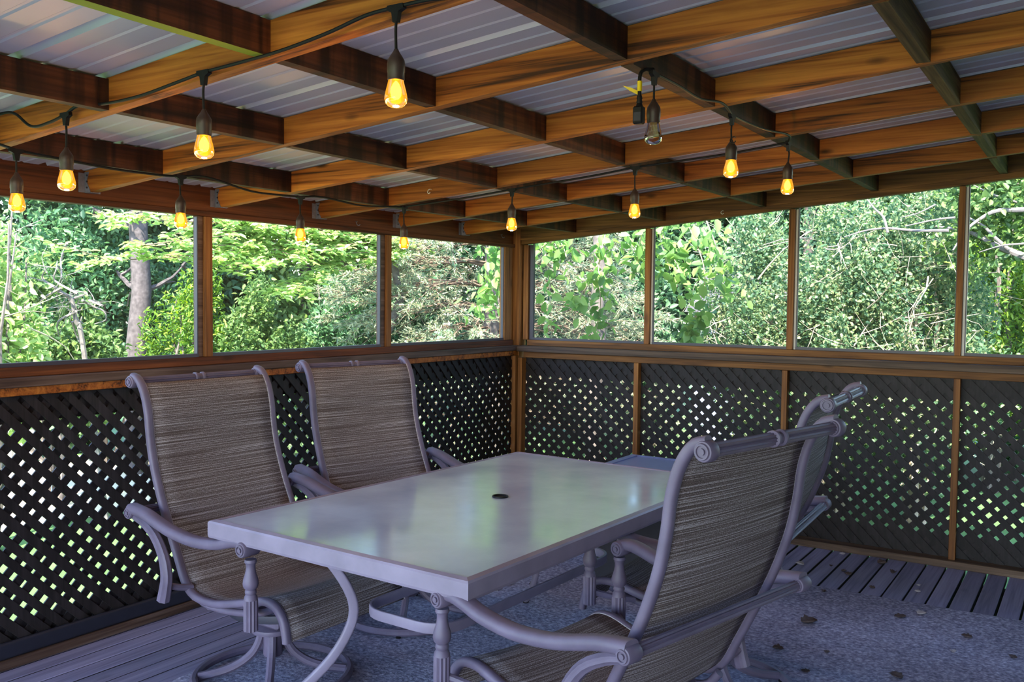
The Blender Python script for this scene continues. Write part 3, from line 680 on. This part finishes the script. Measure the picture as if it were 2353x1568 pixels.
cable([T[1], (1.68, -4.034, 2.045), (1.85, -4.036, 2.055), (2.0, -4.034, 2.075), (2.12, -4.034, 2.097), T[2]])
cable([T[2], (2.29, -4.034, 2.103), (2.39, -4.034, 2.098), (2.5, -4.034, 2.118), (2.68, -4.036, 2.135), (2.9, -4.034, 2.16)])
cable([T[3], mid(T[3], T[4], -.006, .25), mid(T[3], T[4], -.012, .55), mid(T[3], T[4], -.008, .85), T[4]])
cable([T[4], mid(T[4], T[5], .014, .2), mid(T[4], T[5], -.012, .55), mid(T[4], T[5], -.006, .85), T[5]])
cable([T[5], mid(T[5], T[6], .008, .2), mid(T[5], T[6], -.014, .55), mid(T[5], T[6], -.006, .85), T[6]])
cable([T[6], mid(T[6], T[7], -.004, .3), mid(T[6], T[7], -.004, .65), T[7]])
cable([T[7], mid(T[7], T[8], -.002, .3), mid(T[7], T[8], -.004, .65), T[8]])
cable([T[8], mid(T[8], T[10], -.004, .3), mid(T[8], T[10], -.006, .65), T[10]])
cable([T[10], (2.50, -2.05, 2.108), (2.475, -2.25, 2.098), (2.45, -2.42, 2.103), T[9]])
cable([T[9], (2.47, -2.70, 2.112), (2.452, -2.85, 2.10), (2.448, -3.02, 2.108), T[11]])
# extension cord with plug
xc = tag(empty('extension_cord', (0, 0, 0)), 'black cord plug with a yellow tape tag beside the unlit bulb', 'plug')
ex, ey = 2.425, -3.236
tube('cord', crom([(2.445, -3.19, 2.118), (ex+.006, ey+.012, 2.110), (ex, ey, 2.090), (ex, ey, 2.035)], 5), .0055, M['black'], xc, 10)
tube('tape_band', [(ex, ey, 2.078), (ex, ey, 2.05)], .0068, M['yellow'], xc, 12)
tg = [(ex-.003, ey, 2.050), (ex-.004, ey, 2.040), (ex-.025, ey-.012, 2.052), (ex-.042, ey-.022, 2.066), (ex-.02, ey-.011, 2.060)]
mesh('tape_tail', [(a, b-.0008, c) for a, b, c in tg]+[(a, b+.0008, c) for a, b, c in tg], [(0, 1, 2, 3, 4), (9, 8, 7, 6, 5)]+[(k, k+5, (k+1) % 5+5, (k+1) % 5) for k in range(5)], M['yellow'], xc)
lathe('strain_relief', [(.0065, 2.038), (.0085, 2.03), (.007, 2.026), (.009, 2.02), (.0075, 2.016), (.0105, 2.008)][::-1], M['black'], xc, 12, (ex, ey, 0))
box('plug_body', ex-.016, ex+.014, ey-.012, ey+.012, 1.958, 2.008, M['black'], xc, .004)
box('plug_face', ex-.012, ex+.010, ey-.0135, ey-.0121, 1.966, 1.99, M['boxbody'], xc)
# cup hooks
def hook(x, y, z, nx, ny, mat, lab):
    px_, py_ = -ny, nx; pts = [(x, y, z), (x+nx*.012, y+ny*.012, z)]
    for k in range(8):
        a = math.pi*(.5+1.35*k/7); pts.append((x+nx*(.014+.012*(k/7))+px_*.011*math.cos(a), y+ny*(.014+.012*(k/7))+py_*.011*math.cos(a), z-.011+.011*math.sin(a)))
    e = tube('cup_hook', crom(pts, 2), .0018, mat, None, 8); tag(e, lab, 'hook', 'cup hooks screwed into the roof timbers'); return e
hook(1.51, -.0005, 2.040, 0, -1, M['white'], 'white cup hook on the right wall beam')
hook(2.505, -2.6635, 2.003, 0, -1, M['black'], 'black cup hook on the rafter beside a lit bulb')
hook(-.0595, -1.678, 1.900, 1, 0, M['hanger'], 'small steel cup hook on the left wall beam above a window')
hook(-.0595, -.176, 1.925, 1, 0, M['hanger'], 'small steel cup hook on the left wall beam beside the corner post')
hook(.73, -1.993, 2.004, 0, -1, M['white'], 'pale cup hook on the rafter face between blockings')

# ---------------------------------------------------------------- dry leaves on the floor
LV = [((1860, 1433), .085, 0), ((2068, 1420), .055, 0), ((2118, 1413), .05, 1), ((2222, 1466), .045, 0), ((1838, 1297), .05, 1), ((1948, 1320), .05, 0), ((2053, 1316), .045, 0), ((1910, 1300), .025, 0),
      ((2028, 1295), .06, 0), ((1893, 1360), .03, 0), ((2004, 1350), .035, 0), ((2110, 1345), .03, 1), ((2108, 1359), .03, 1), ((1788, 1494), .045, 0), ((1900, 1500), .03, 0), ((2060, 1558), .06, 0),
      ((2190, 1500), .03, 1), ((1165, 1342), .09, 0), ((1225, 1345), .05, 0), ((2328, 1512), .035, 0), ((1850, 1545), .035, 0), ((1940, 1312), .03, 0), ((1935, 1273), .035, 1)]
def dry_leaf(x, y, z, s, pale, seed):
    r_ = random.Random(seed); n = 7; v = []; a0 = r_.uniform(0, 6.28); c_, s_ = math.cos(a0), math.sin(a0); tw = r_.uniform(.25, .6)
    for i in range(n):
        t = i/(n-1); wd = s*.34*math.sin(math.pi*min(1, t*.95+.05))**.8*(1+.35*(i % 2))
        for k in (-1, -.5, 0, .5, 1):
            lx = (t-.5)*s; ly = k*wd; lz = abs(k)**1.6*wd*tw*1.6+.22*s*(t-.5)**2*2+r_.uniform(0, .04)*s
            v.append((lx, ly, lz))
    zm = min(p[2] for p in v)
    v = [(x+a*c_-b*s_, y+a*s_+b*c_, z+h-zm+.0004) for a, b, h in v]
    f = [(i*5+k, i*5+k+1, (i+1)*5+k+1, (i+1)*5+k) for i in range(n-1) for k in range(4)]
    o = mesh('dry_leaf', v, f, M['paleleaf'] if pale else M['dryleaf'], None, True)
    md = o.modifiers.new('thickness', 'SOLIDIFY'); md.thickness = .0006; md.offset = 1
    return o
for k, ((a, b), s, pale) in enumerate(LV):
    p = PX(a, b, 2, .004); on_rug = p[1] < -.87
    z = FZ-.0003 if on_rug else .0002
    o = dry_leaf(p[0], p[1], z, s, pale, 100+k)
    if on_rug: lab = 'pale curled dry leaf lying on the grey rug' if pale else 'dark curled dry leaf lying on the grey rug'
    else: lab = 'pale dry leaf lying on the deck planks' if pale else 'dark dry leaf lying on the deck planks'
    if k == 0: lab = 'large crumpled dark leaf on the grey rug, biggest of the fallen leaves'
    if k == 17: lab = 'long crumpled leaf on the rug beside the far table leg'
    tag(o, lab, 'leaf', 'fallen dry leaves')

# ---------------------------------------------------------------- vegetation
def leaf_mesh(name, C, size, normal_up, mat, parent, ratio=.55, size_var=.35, axis=None, stuff=True, fold=.25):
    """C (n,3) leaf base points; each leaf = two quads folded on the midrib"""
    n = len(C); C = np.asarray(C, float)
    nrm = rng.normal(size=(n, 3)); nrm /= np.linalg.norm(nrm, axis=1)[:, None]
    nrm = nrm*(1-normal_up)+np.array([0, 0, 1.])*normal_up; nrm /= np.linalg.norm(nrm, axis=1)[:, None]
    d = rng.normal(size=(n, 3)) if axis is None else np.asarray(axis)+.5*rng.normal(size=(n, 3))
    d -= nrm*np.sum(d*nrm, 1)[:, None]; d /= np.linalg.norm(d, axis=1)[:, None]
    s = np.cross(nrm, d); L = (size*(1+size_var*rng.uniform(-1, 1, n)))[:, None]; W = L*ratio*.5
    up = nrm*W*fold*2
    base = C; tip = C+d*L-nrm*L*.12
    l1 = C+d*L*.28+s*W*.85+up*.8; l2 = C+d*L*.66+s*W*.8+up*.8-nrm*L*.04
    r1 = C+d*L*.28-s*W*.85+up*.8; r2 = C+d*L*.66-s*W*.8+up*.8-nrm*L*.04
    V = np.stack([base, tip, l1, l2, r1, r2], 1).reshape(-1, 3)
    i0 = (np.arange(n)*6)[:, None]
    F = np.concatenate([i0+np.array([[0, 1, 3, 2]]), i0+np.array([[0, 4, 5, 1]])], 1).reshape(-1, 4)
    me = bpy.data.meshes.new(name); me.vertices.add(len(V)); me.vertices.foreach_set('co', V.astype(np.float32).ravel())
    me.loops.add(F.size); me.loops.foreach_set('vertex_index', F.astype(np.int32).ravel())
    me.polygons.add(len(F)); me.polygons.foreach_set('loop_start', (np.arange(len(F))*4).astype(np.int32)); me.polygons.foreach_set('loop_total', np.full(len(F), 4, np.int32))
    me.materials.append(mat); me.update(calc_edges=True); me.validate()
    o = link_obj(name, me, parent)
    if stuff: o['kind'] = 'stuff'
    return o
def blob(n, c, r, shell=.55, lumps=14, lump=.35):
    """points near the surface of lumpy ellipsoid"""
    c = np.array(c); r = np.array(r)
    lc = rng.normal(size=(lumps, 3)); lc /= np.linalg.norm(lc, axis=1)[:, None]; lc *= rng.uniform(.45, 1, lumps)[:, None]
    k = rng.integers(0, lumps, n); d = rng.normal(size=(n, 3)); d /= np.linalg.norm(d, axis=1)[:, None]
    p = lc[k]*(1-lump)+d*lump*(shell+(1-shell)*rng.uniform(0, 1, n)**.5)[:, None]
    return c+p*r
def branchy(mb, p, d, L, r, depth, tips, curl=.3, nseg=5, kids=3, spread=.7, grav=0., sides=5):
    pts = [np.array(p, float)]; d = np.array(d, float); d /= np.linalg.norm(d)
    for k in range(nseg):
        d = d+rng.normal(size=3)*curl*.35+np.array([0, 0, grav]); d /= np.linalg.norm(d); pts.append(pts[-1]+d*L/nseg)
    mb.add(*sweepg(pts, circ(1, sides), scale=[r*(1-.75*k/nseg) for k in range(nseg+1)]))
    for q in pts[1:]: tips.append((q, d.copy(), depth))
    if depth > 0:
        for k in range(kids):
            i = rng.integers(1, nseg+1); dd = d+rng.normal(size=3)*spread
            branchy(mb, pts[i], dd, L*rng.uniform(.45, .7), r*.5, depth-1, tips, curl, max(3, nseg-1), kids, spread, grav, max(3, sides-1))
def trunk(mb, base, top, r0, r1, n=7, wob=.05):
    b, t = np.array(base, float), np.array(top, float)
    pts = [b+(t-b)*k/n+np.array([rng.normal()*wob, rng.normal()*wob, 0])*(1 if 0 < k < n else 0) for k in range(n+1)]
    mb.add(*sweepg(pts, circ(1, 10), scale=[r0+(r1-r0)*k/n for k in range(n+1)])); return pts
GZ = -.32
def bush(name, c, r, n, size, mat, label, cat='shrub', normal_up=.35, lumps=16, lump=.35, stems=6, ratio=.55, group=None, twigmat='bark', twigs=0):
    e = tag(empty(name, (c[0], c[1], GZ)), label, cat, group)
    pts = blob(n, (0, 0, c[2]-GZ), r, .5, lumps, lump); pts = pts[pts[:, 2] > .02]
    leaf_mesh('foliage', pts, size, normal_up, M[mat], e, ratio)
    mb = MB(); tips = []
    for k in range(stems):
        a = rng.uniform(0, 6.28); top = np.array([math.cos(a)*r[0]*.6*rng.uniform(.2, 1), math.sin(a)*r[1]*.6*rng.uniform(.2, 1), c[2]-GZ+r[2]*rng.uniform(.1, .7)])
        b = np.array([math.cos(a)*.06, math.sin(a)*.06, 0]); pts_ = [b+(top-b)*t+rng.normal(size=3)*.03*(0 < t < 1) for t in np.linspace(0, 1, 7)]
        mb.add(*sweepg(pts_, circ(1, 6), scale=list(np.linspace(.025, .006, 7))))
    mb.build('stems', M[twigmat], e, True)
    if twigs:
        mb = MB()
        for k in range(twigs):
            p = blob(1, (0, 0, c[2]-GZ), np.array(r)*1.0, .8, 20, .5)[0]; d = rng.normal(size=3); d[2] *= .6
            branchy(mb, p, d, rng.uniform(.25, .7), rng.uniform(.003, .007), 1, [], .5, 4, 2, .8, 0, 4)
        mb.build('twigs', M['twig'], e, True)
    return e
def tree(name, base, h, r0, crown_c, crown_r, n, size, mat, label, normal_up=.3, group=None, lumps=40, lump=.3, ratio=.55, limbs=8):
    e = tag(empty(name, (base[0], base[1], GZ)), label, 'tree', group)
    mb = MB(); pts = trunk(mb, (0, 0, 0), (rng.normal()*.06, rng.normal()*.06, h), r0, r0*.45, 9, .012)
    mb.build('trunk', M['shaded_bark'], e, True)
    mb = MB()
    for k in range(limbs):
        b = pts[rng.integers(3, 9)]; a = rng.uniform(0, 6.28)
        branchy(mb, b, (math.cos(a), math.sin(a), .3), min(crown_r)*rng.uniform(.4, .7), r0*.28, 1, [], .35, 6, 3, .6)
    mb.build('branches', M['shaded_bark'], e, True)
    p = blob(n, (crown_c[0]-base[0], crown_c[1]-base[1], crown_c[2]-GZ), crown_r, .4, lumps, lump); p = p[p[:, 2] > .05]
    leaf_mesh('foliage', p, size, normal_up, M[mat], e, ratio)
    return e
# --- left side (beyond x<0)
def PL(px, py, x): return PX(px, py, 0, x)
def PR(px, py, y): return PX(px, py, 1, y)
BK = 'trees and shrubs beyond the porch screens'
c = PL(-40, 640, -2.9); bush('leafy_shrub', (c[0], c[1], 1.35), (.5, .55, 1.25), 5200, .06, 'leaf_bright', 'sunlit yellow-green shrub in front of the grey board fence', group=BK, twigs=10)
b = PL(312, 800, -4.6); tree('cedar_tree', (b[0], b[1]), 5.5, .115, (b[0]-.2, b[1], 3.6), (1.3, 1.6, 1.7), 12000, .075, 'leaf_dark', 'tree with a thick bare grey trunk standing behind the dead branch', group=BK)
# dark evergreen wall behind
for k, (px, x, mat, lab) in enumerate([(60, -6.6, 'leaf_dark', 'dark evergreen tree behind the grey board fence'), (420, -6.4, 'leaf_dark', 'dark evergreen tree behind the grey trunk'),
                                       (700, -5.6, 'leaf_mid', 'mid green tree behind the layered bright branches'), (930, -5.0, 'leaf_dark', 'dark green tree behind the spruce, toward the left wall')]):
    q = PL(px, 700, x); tree('evergreen_tree', (q[0], q[1]), 5.2, .10, (q[0], q[1], 2.3), (1.1, 1.6, 2.7), 17000, .10, mat, lab, group=BK, normal_up=.25, lumps=70, lump=.22)
for px in (20, 200, 380, 560, 740, 920, 1090):
    c = PL(px, 760, -6.2); bush('hedge_bush', (c[0], c[1], .75), (.45, .55, 1.25), 5200, .10, 'leaf_dark', 'dense dark hedge bush in the row behind the left-hand shrubs', group='hedge row beyond the left wall', lumps=40, lump=.25)
for px in (1180, 1330, 1480, 1840, 2000, 2160, 2330, 2500):
    c = PR(px, 760, 5.0); bush('hedge_bush', (c[0], c[1], .75), (.6, .45, 1.25), 5200, .10, 'leaf_dark', 'dense dark hedge bush in the row behind the right-hand thicket', group='hedge row beyond the right wall', lumps=40, lump=.25)
c = PL(250, 700, -5.4); bush('ivy_thicket', (c[0], c[1], 1.3), (.45, 1.3, 1.5), 11000, .065, 'leaf_mid2', 'blue-green ivy-like thicket behind the grey trunk', group=BK, lumps=60, lump=.22)
c = PL(430, 770, -3.6); bush('cedar_shrub', (c[0], c[1], .85), (.42, .5, 1.15), 7500, .05, 'leaf_cedar', 'feathery green cedar shrub at the foot of the grey trunk', lump=.22, lumps=40, ratio=.35, group=BK)
c = PL(600, 790, -3.4); bush('leafy_shrub', (c[0], c[1], .75), (.5, .8, 1.05), 8500, .05, 'leaf_mid', 'low mid-green shrub below the layered bright branches', group=BK, lumps=30, lump=.25)
c = PL(790, 760, -3.7); bush('leafy_shrub', (c[0], c[1], .85), (.5, .75, 1.25), 9000, .055, 'leaf_mid2', 'tall blue-green leafy shrub beside the pale spruce', group=BK, lumps=30, lump=.25)
c = PL(120, 790, -3.9); bush('leafy_shrub', (c[0], c[1], 1.0), (.5, .8, .85), 7500, .06, 'leaf_mid', 'low dark shrub under the dead grey branch', group=BK, lumps=30, lump=.25)
# layered bright branches
lt_ = PL(893, 700, -2.7); e = tag(empty('layered_tree', (lt_[0], lt_[1], GZ)), 'small tree with flat layers of bright sunlit leaves', 'tree', BK)
org = np.array([lt_[0], lt_[1], GZ]); mb = MB(); trunk(mb, (0, 0, 0), (.05, .1, 3.1), .06, .03); mb.build('trunk', M['bark'], e, True)
mb = MB(); LP_ = []
for (ax, ay, bx_, by, x0, x1) in [(880, 575, 560, 500, -2.6, -2.1), (870, 560, 260, 500, -2.6, -1.9), (860, 590, 330, 565, -2.6, -2.0), (870, 585, 250, 600, -2.6, -2.2), (850, 560, 620, 535, -2.5, -2.1), (880, 590, 520, 610, -2.6, -2.0), (880, 560, 700, 505, -2.5, -2.2), (880, 590, 650, 672, -2.6, -2.0), (860, 570, 420, 530, -2.5, -2.2), (860, 600, 560, 575, -2.5, -2.1), (860, 540, 480, 470, -2.5, -2.1)]:
    A = PL(ax, ay, x0)-org; B = PL(bx_, by, x1)-org
    root = np.array([0, .05, A[2]+.05]); pts = crom([root, root*.4+A*.6, A*.5+B*.5+np.array([0, 0, .05]), B], 5)
    mb.add(*sweepg(pts, circ(1, 6), scale=list(np.linspace(.016, .003, len(pts)))))
    for q in pts[5:]:
        for s_ in range(3):
            dd = np.array([rng.normal()*.6, rng.normal()*.6, rng.normal()*.12]); q2 = q+dd*.38
            mb.add(*sweepg([q, (q+q2)/2+np.array([0, 0, .01]), q2], circ(1, 4), scale=[.004, .003, .002]))
            for t_ in rng.uniform(.1, 1.05, 34): LP_.append(q+(q2-q)*t_+rng.normal(size=3)*np.array([.03, .03, .014]))
mb.build('branches', M['brown_twig'], e, True)
leaf_mesh('foliage', np.array(LP_), .062, .72, M['leaf_bright'], e, .58)
# dead branch
db = tag(empty('dead_branch', tuple(PL(215, 800, -3.1)*np.array([1, 1, 0])+np.array([0, 0, GZ]))), 'bare grey dead branch with forked twigs before dark shrubs', 'branch')
o3 = np.array(db.location); mb = MB()
P3 = lambda a, b: PL(a, b, -3.1)-o3
mb.add(*sweepg(crom([np.array([0, .1, 0]), P3(190, 790), P3(175, 740), P3(165, 690), P3(145, 675), P3(125, 660)], 4), circ(1, 7), scale=list(np.linspace(.022, .012, 21))))
for pl_ in ([(165, 690), (205, 702), (225, 715), (232, 735), (228, 745)], [(145, 675), (120, 645), (115, 620), (140, 600)], [(165, 690), (180, 675), (170, 668)], [(170, 715), (140, 740), (150, 775)], [(175, 740), (195, 770), (200, 790)], [(125, 660), (112, 640), (108, 615)], [(125, 662), (105, 690), (112, 720)], [(205, 702), (215, 690), (240, 694)], [(150, 560), (152, 600), (140, 640), (150, 678)]):
    q = crom([P3(*p)+np.array([rng.normal()*.08, 0, 0]) for p in pl_], 3); mb.add(*sweepg(q, circ(1, 5), scale=list(np.linspace(.010, .0035, len(q)))))
for k in range(22):
    p = P3(rng.uniform(100, 235), rng.uniform(600, 760)); branchy(mb, p, rng.normal(size=3), rng.uniform(.15, .4), .004, 1, [], .5, 4, 2, .9, 0, 4)
mb.build('twigs', M['grey_bark'], db, True)
# board fence
fb = PL(0, 800, -4.3); fc = tag(empty('board_fence', (-4.3, fb[1], GZ)), 'grey weathered board fence among the shrubs', 'fence')
for k in range(14): box('fence_board', -.01, .01, .29-.145*k-.14, .29-.145*k, 0, 1.62+random.uniform(-.02, .02), M['fence'], fc, .002)
for z in (.3, 1.2): box('fence_rail', -.06, -.011, -1.75, .3, z, z+.08, M['fence'], fc)
# spruce at the corner
def spruce(name, base, h, R, label, levels=16, dens=1.0, mat='needle'):
    e = tag(empty(name, (base[0], base[1], GZ)), label, 'tree', BK); mb = MB(); trunk(mb, (0, 0, 0), (0, 0, h), .13, .02, 9, .02); mb.build('trunk', M['bark'], e, True)
    mb = MB(); NP = []; ND = []
    for l in range(levels):
        z = .45+(h-.7)*l/levels; Rl = R*(1-z/h)**.75
        for k in range(int(9*dens)):
            a = rng.uniform(0, 6.28); pts = [np.array([math.cos(a)*Rl*t, math.sin(a)*Rl*t, z+.10*Rl*math.sin(t*2.2)-.28*Rl*t*t+rng.normal()*.03]) for t in np.linspace(0, 1, 7)]
            mb.add(*sweepg(pts, circ(1, 4), scale=list(np.linspace(.014, .003, 7))))
            for q, t in zip(pts[2:], np.linspace(0, 1, 7)[2:]):
                for s_ in range(4):
                    d = np.array([math.cos(a), math.sin(a), -.1])+rng.normal(size=3)*np.array([.8, .8, .35]); d /= np.linalg.norm(d); Ls = Rl*.26*rng.uniform(.6, 1.2)*(1.25-t*.5)
                    q2 = q+d*Ls; mb.add(*sweepg([q, q2], circ(1, 3), scale=[.004, .002]))
                    if t > .3:
                        m = int(40*rng.uniform(.6, 1.2)) if t > .5 else 14
                        tt = rng.uniform(.1 if t > .5 else .6, 1.05, m)[:, None]; NP.append(q+(q2-q)*tt+rng.normal(size=(m, 3))*.006); ND.append(np.tile(d*1.1, (m, 1)))
    mb.build('branches', M['brown_twig'], e, True)
    leaf_mesh('needles', np.concatenate(NP), .050, .3, M[mat], e, .24, .3, np.concatenate(ND), True, .1)
    return e
q = PR(1130, 790, 2.9); spruce('spruce_tree', (q[0], q[1]), 5.6, 2.3, 'blue-green spruce with drooping branches and brown twigs beyond the corner post', 20, 1.5)
# mulberry with hanging broad leaves
q = PR(1368, 800, 2.4); e = tag(empty('mulberry_tree', (q[0], q[1], GZ)), 'tree with drooping strands of broad bright green leaves', 'tree', BK); org = np.array([q[0], q[1], GZ])
mb = MB(); trunk(mb, (0, 0, 0), (.2, -.3, 3.4), .08, .05, 8, .03); mb.build('trunk', M['bark'], e, True)
mb = MB(); VP = []; VD = []
def strand(plist, yv, dens=9, spread=.09):
    P_ = [PR(a, b, yv)-org for a, b in plist]; pts = crom(P_, 5)
    mb.add(*sweepg(pts, circ(1, 4), scale=list(np.linspace(.006, .0025, len(pts)))))
    for q_ in pts:
        for s_ in range(dens):
            VP.append(q_+rng.normal(size=3)*spread*np.array([1, 1, .7])); VD.append([rng.normal()*.5, rng.normal()*.5, -1.])
for pl_, yv, dn, sp in [([(1145, 480), (1130, 560), (1135, 640), (1110, 710)], .75, 9, .10), ([(1155, 520), (1150, 600), (1145, 690)], .7, 8, .08), ([(1245, 470), (1250, 560), (1262, 650), (1268, 780)], .75, 5, .05), ([(1235, 470), (1290, 560), (1300, 590)], .8, 6, .07),
                        ([(1390, 540), (1375, 620), (1380, 700), (1368, 770)], .8, 6, .06), ([(1400, 560), (1340, 670), (1325, 700)], .8, 5, .06), ([(1500, 470), (1530, 560), (1560, 620), (1555, 660)], .85, 5, .10), ([(1560, 480), (1600, 560), (1620, 640), (1600, 730)], .85, 5, .10),
                        ([(1620, 500), (1650, 580), (1660, 650), (1675, 690)], .9, 4, .09), ([(1510, 500), (1520, 560), (1540, 620)], .8, 4, .09), ([(1600, 720), (1590, 750), (1585, 775)], .85, 6, .04), ([(1480, 520), (1465, 580), (1470, 620)], .8, 5, .06)]: strand(pl_, yv, dn, sp)
for a, b in [((.15, -.25, 2.9), (1145, 480)), ((.15, -.25, 2.9), (1245, 470)), ((.15, -.25, 2.9), (1390, 540)), ((.18, -.28, 3.1), (1500, 470)), ((.18, -.28, 3.1), (1590, 480)), ((.15, -.25, 3.0), (1620, 500))]:
    B = PR(b[0], b[1], .8)-org; pts = crom([np.array(a), (np.array(a)+B)/2+np.array([0, 0, .35]), B], 6); mb.add(*sweepg(pts, circ(1, 6), scale=list(np.linspace(.03, .006, len(pts)))))
mb.build('branches', M['twig'], e, True)
leaf_mesh('foliage', np.array(VP), .085, .3, M['leaf_vine'], e, .72, .35, np.array(VD), True, .2)
# --- right side (beyond y>0)
for px, y, w_, lab in [(1760, 2.5, .75, 'dense small-leaved shrub at the mulberry side of the thicket'), (1935, 2.3, .75, 'dense small-leaved shrub with pale twigs in the thicket middle'), (2120, 2.4, .8, 'dense small-leaved shrub at the bare-limbed tree side of the thicket')]:
    c = PR(px, 650, y); bush('dense_shrub', (c[0], c[1], 1.15), (w_, .7, 1.55), 26000, .036, 'leaf_grey', lab, group=BK, lumps=90, lump=.2, normal_up=.22, ratio=.62, twigs=110, stems=9, twigmat='twig')
q = PR(2480, 640, 2.3); e = tag(empty('bare_limbed_tree', (q[0], q[1], GZ)), 'tree with long bare grey limbs beside the dense thicket', 'tree', BK); org = np.array([q[0], q[1], GZ])
mb = MB(); trunk(mb, (0, 0, 0), (.1, 0, 3.8), .10, .07, 8, .03); mb.build('trunk', M['bark'], e, True)
mb = MB()
def limb(pl_, yv, r0, r1):
    pts = crom([PR(a, b, yv)-org for a, b in pl_], 5); mb.add(*sweepg(pts, circ(1, 8), scale=list(np.linspace(r0, r1, len(pts)))))
limb([(2480, 640), (2353, 590), (2290, 565), (2255, 545), (2215, 530), (2150, 520)], 2.0, .032, .008)
limb([(2480, 470), (2353, 482), (2290, 485), (2250, 505), (2220, 530), (2190, 575)], 1.9, .022, .006)
limb([(2320, 575), (2285, 545), (2260, 520), (2225, 500)], 1.95, .014, .007); limb([(2450, 425), (2353, 422), (2300, 423), (2250, 430)], 2.1, .012, .005)
limb([(2353, 470), (2290, 450), (2250, 432), (2235, 424)], 2.0, .008, .004); limb([(2353, 560), (2300, 565), (2250, 580)], 1.9, .008, .003)
limb([(2180, 530), (2100, 530), (2040, 525), (1990, 530), (1940, 545)], 1.55, .012, .004); limb([(2195, 500), (2150, 505), (2080, 520)], 1.5, .008, .004)
limb([(2040, 535), (2030, 500), (2010, 480), (1990, 455)], 1.5, .010, .005); limb([(2150, 470), (2110, 490), (2070, 500)], 1.5, .006, .003)
mb.build('limbs', M['grey_bark'], e, True)
cc = PR(2420, 470, 2.2)-org; p = blob(5000, cc, (1.1, .5, .8), .5, 18, .3); leaf_mesh('foliage', p, .055, .3, M['leaf_mid'], e, .6)
for px, y, lab in [(2290, 4.2, 'yellow-green arborvitae behind the bare grey limbs'), (2560, 4.0, 'yellow-green arborvitae past the bare-limbed trunk')]:
    c = PR(px, 650, y); bush('arborvitae', (c[0], c[1], 1.6), (.8, .7, 2.0), 16000, .06, 'leaf_cedar', lab, 'tree', lumps=60, lump=.2, ratio=.35, group=BK)
for px, y, mat, lab in [(1250, 6.2, 'leaf_dark', 'dark evergreen tree behind the spruce, toward the right wall'), (1480, 7.0, 'leaf_dark', 'dark evergreen tree behind the mulberry tree'), (1680, 8.6, 'leaf_dark', 'dark evergreen tree behind the blue-grey shed'), (1860, 7.6, 'leaf_dark', 'dark evergreen tree behind the thicket'), (2140, 6.2, 'leaf_mid', 'mid green tree behind the thicket'), (2420, 6.8, 'leaf_dark', 'dark evergreen tree behind the arborvitae')]:
    q = PR(px, 700, y); tree('evergreen_tree', (q[0], q[1]), 5.4, .10, (q[0], q[1], 2.4), (1.6, 1.1, 2.8), 17000, .105, mat, lab, group=BK, normal_up=.25, lumps=70, lump=.22)
# garden shed glimpsed behind
sa = PR(1600, 800, 5.2); sb = PR(1775, 800, 5.2); sh = tag(empty('garden_shed', (sa[0], 5.2, GZ)), 'small blue-grey shed glimpsed behind the leaves', 'shed'); sw = sb[0]-sa[0]
for k in range(11): box('siding_board', 0, sw, -.004*(k % 2)-.012, .012, .02+.15*k, .165+.15*k, M['siding'], sh, .002)
box('side_wall', 0, sw, .013, 1.2, 0, 1.66, M['siding'], sh); box('corner_board', -.04, .0, -.02, .06, 0, 1.66, M['white'], sh); box('corner_board', sw, sw+.04, -.02, .06, 0, 1.66, M['white'], sh)
mesh('roof', [(-.12, -.12, 1.665), (sw+.12, -.12, 1.665), (sw+.12, 1.3, 1.665), (-.12, 1.3, 1.665), (-.12, .6, 2.15), (sw+.12, .6, 2.15)], [(0, 1, 5, 4), (3, 4, 5, 2), (0, 4, 3), (1, 2, 5), (0, 3, 2, 1)], M['shingle'], sh)
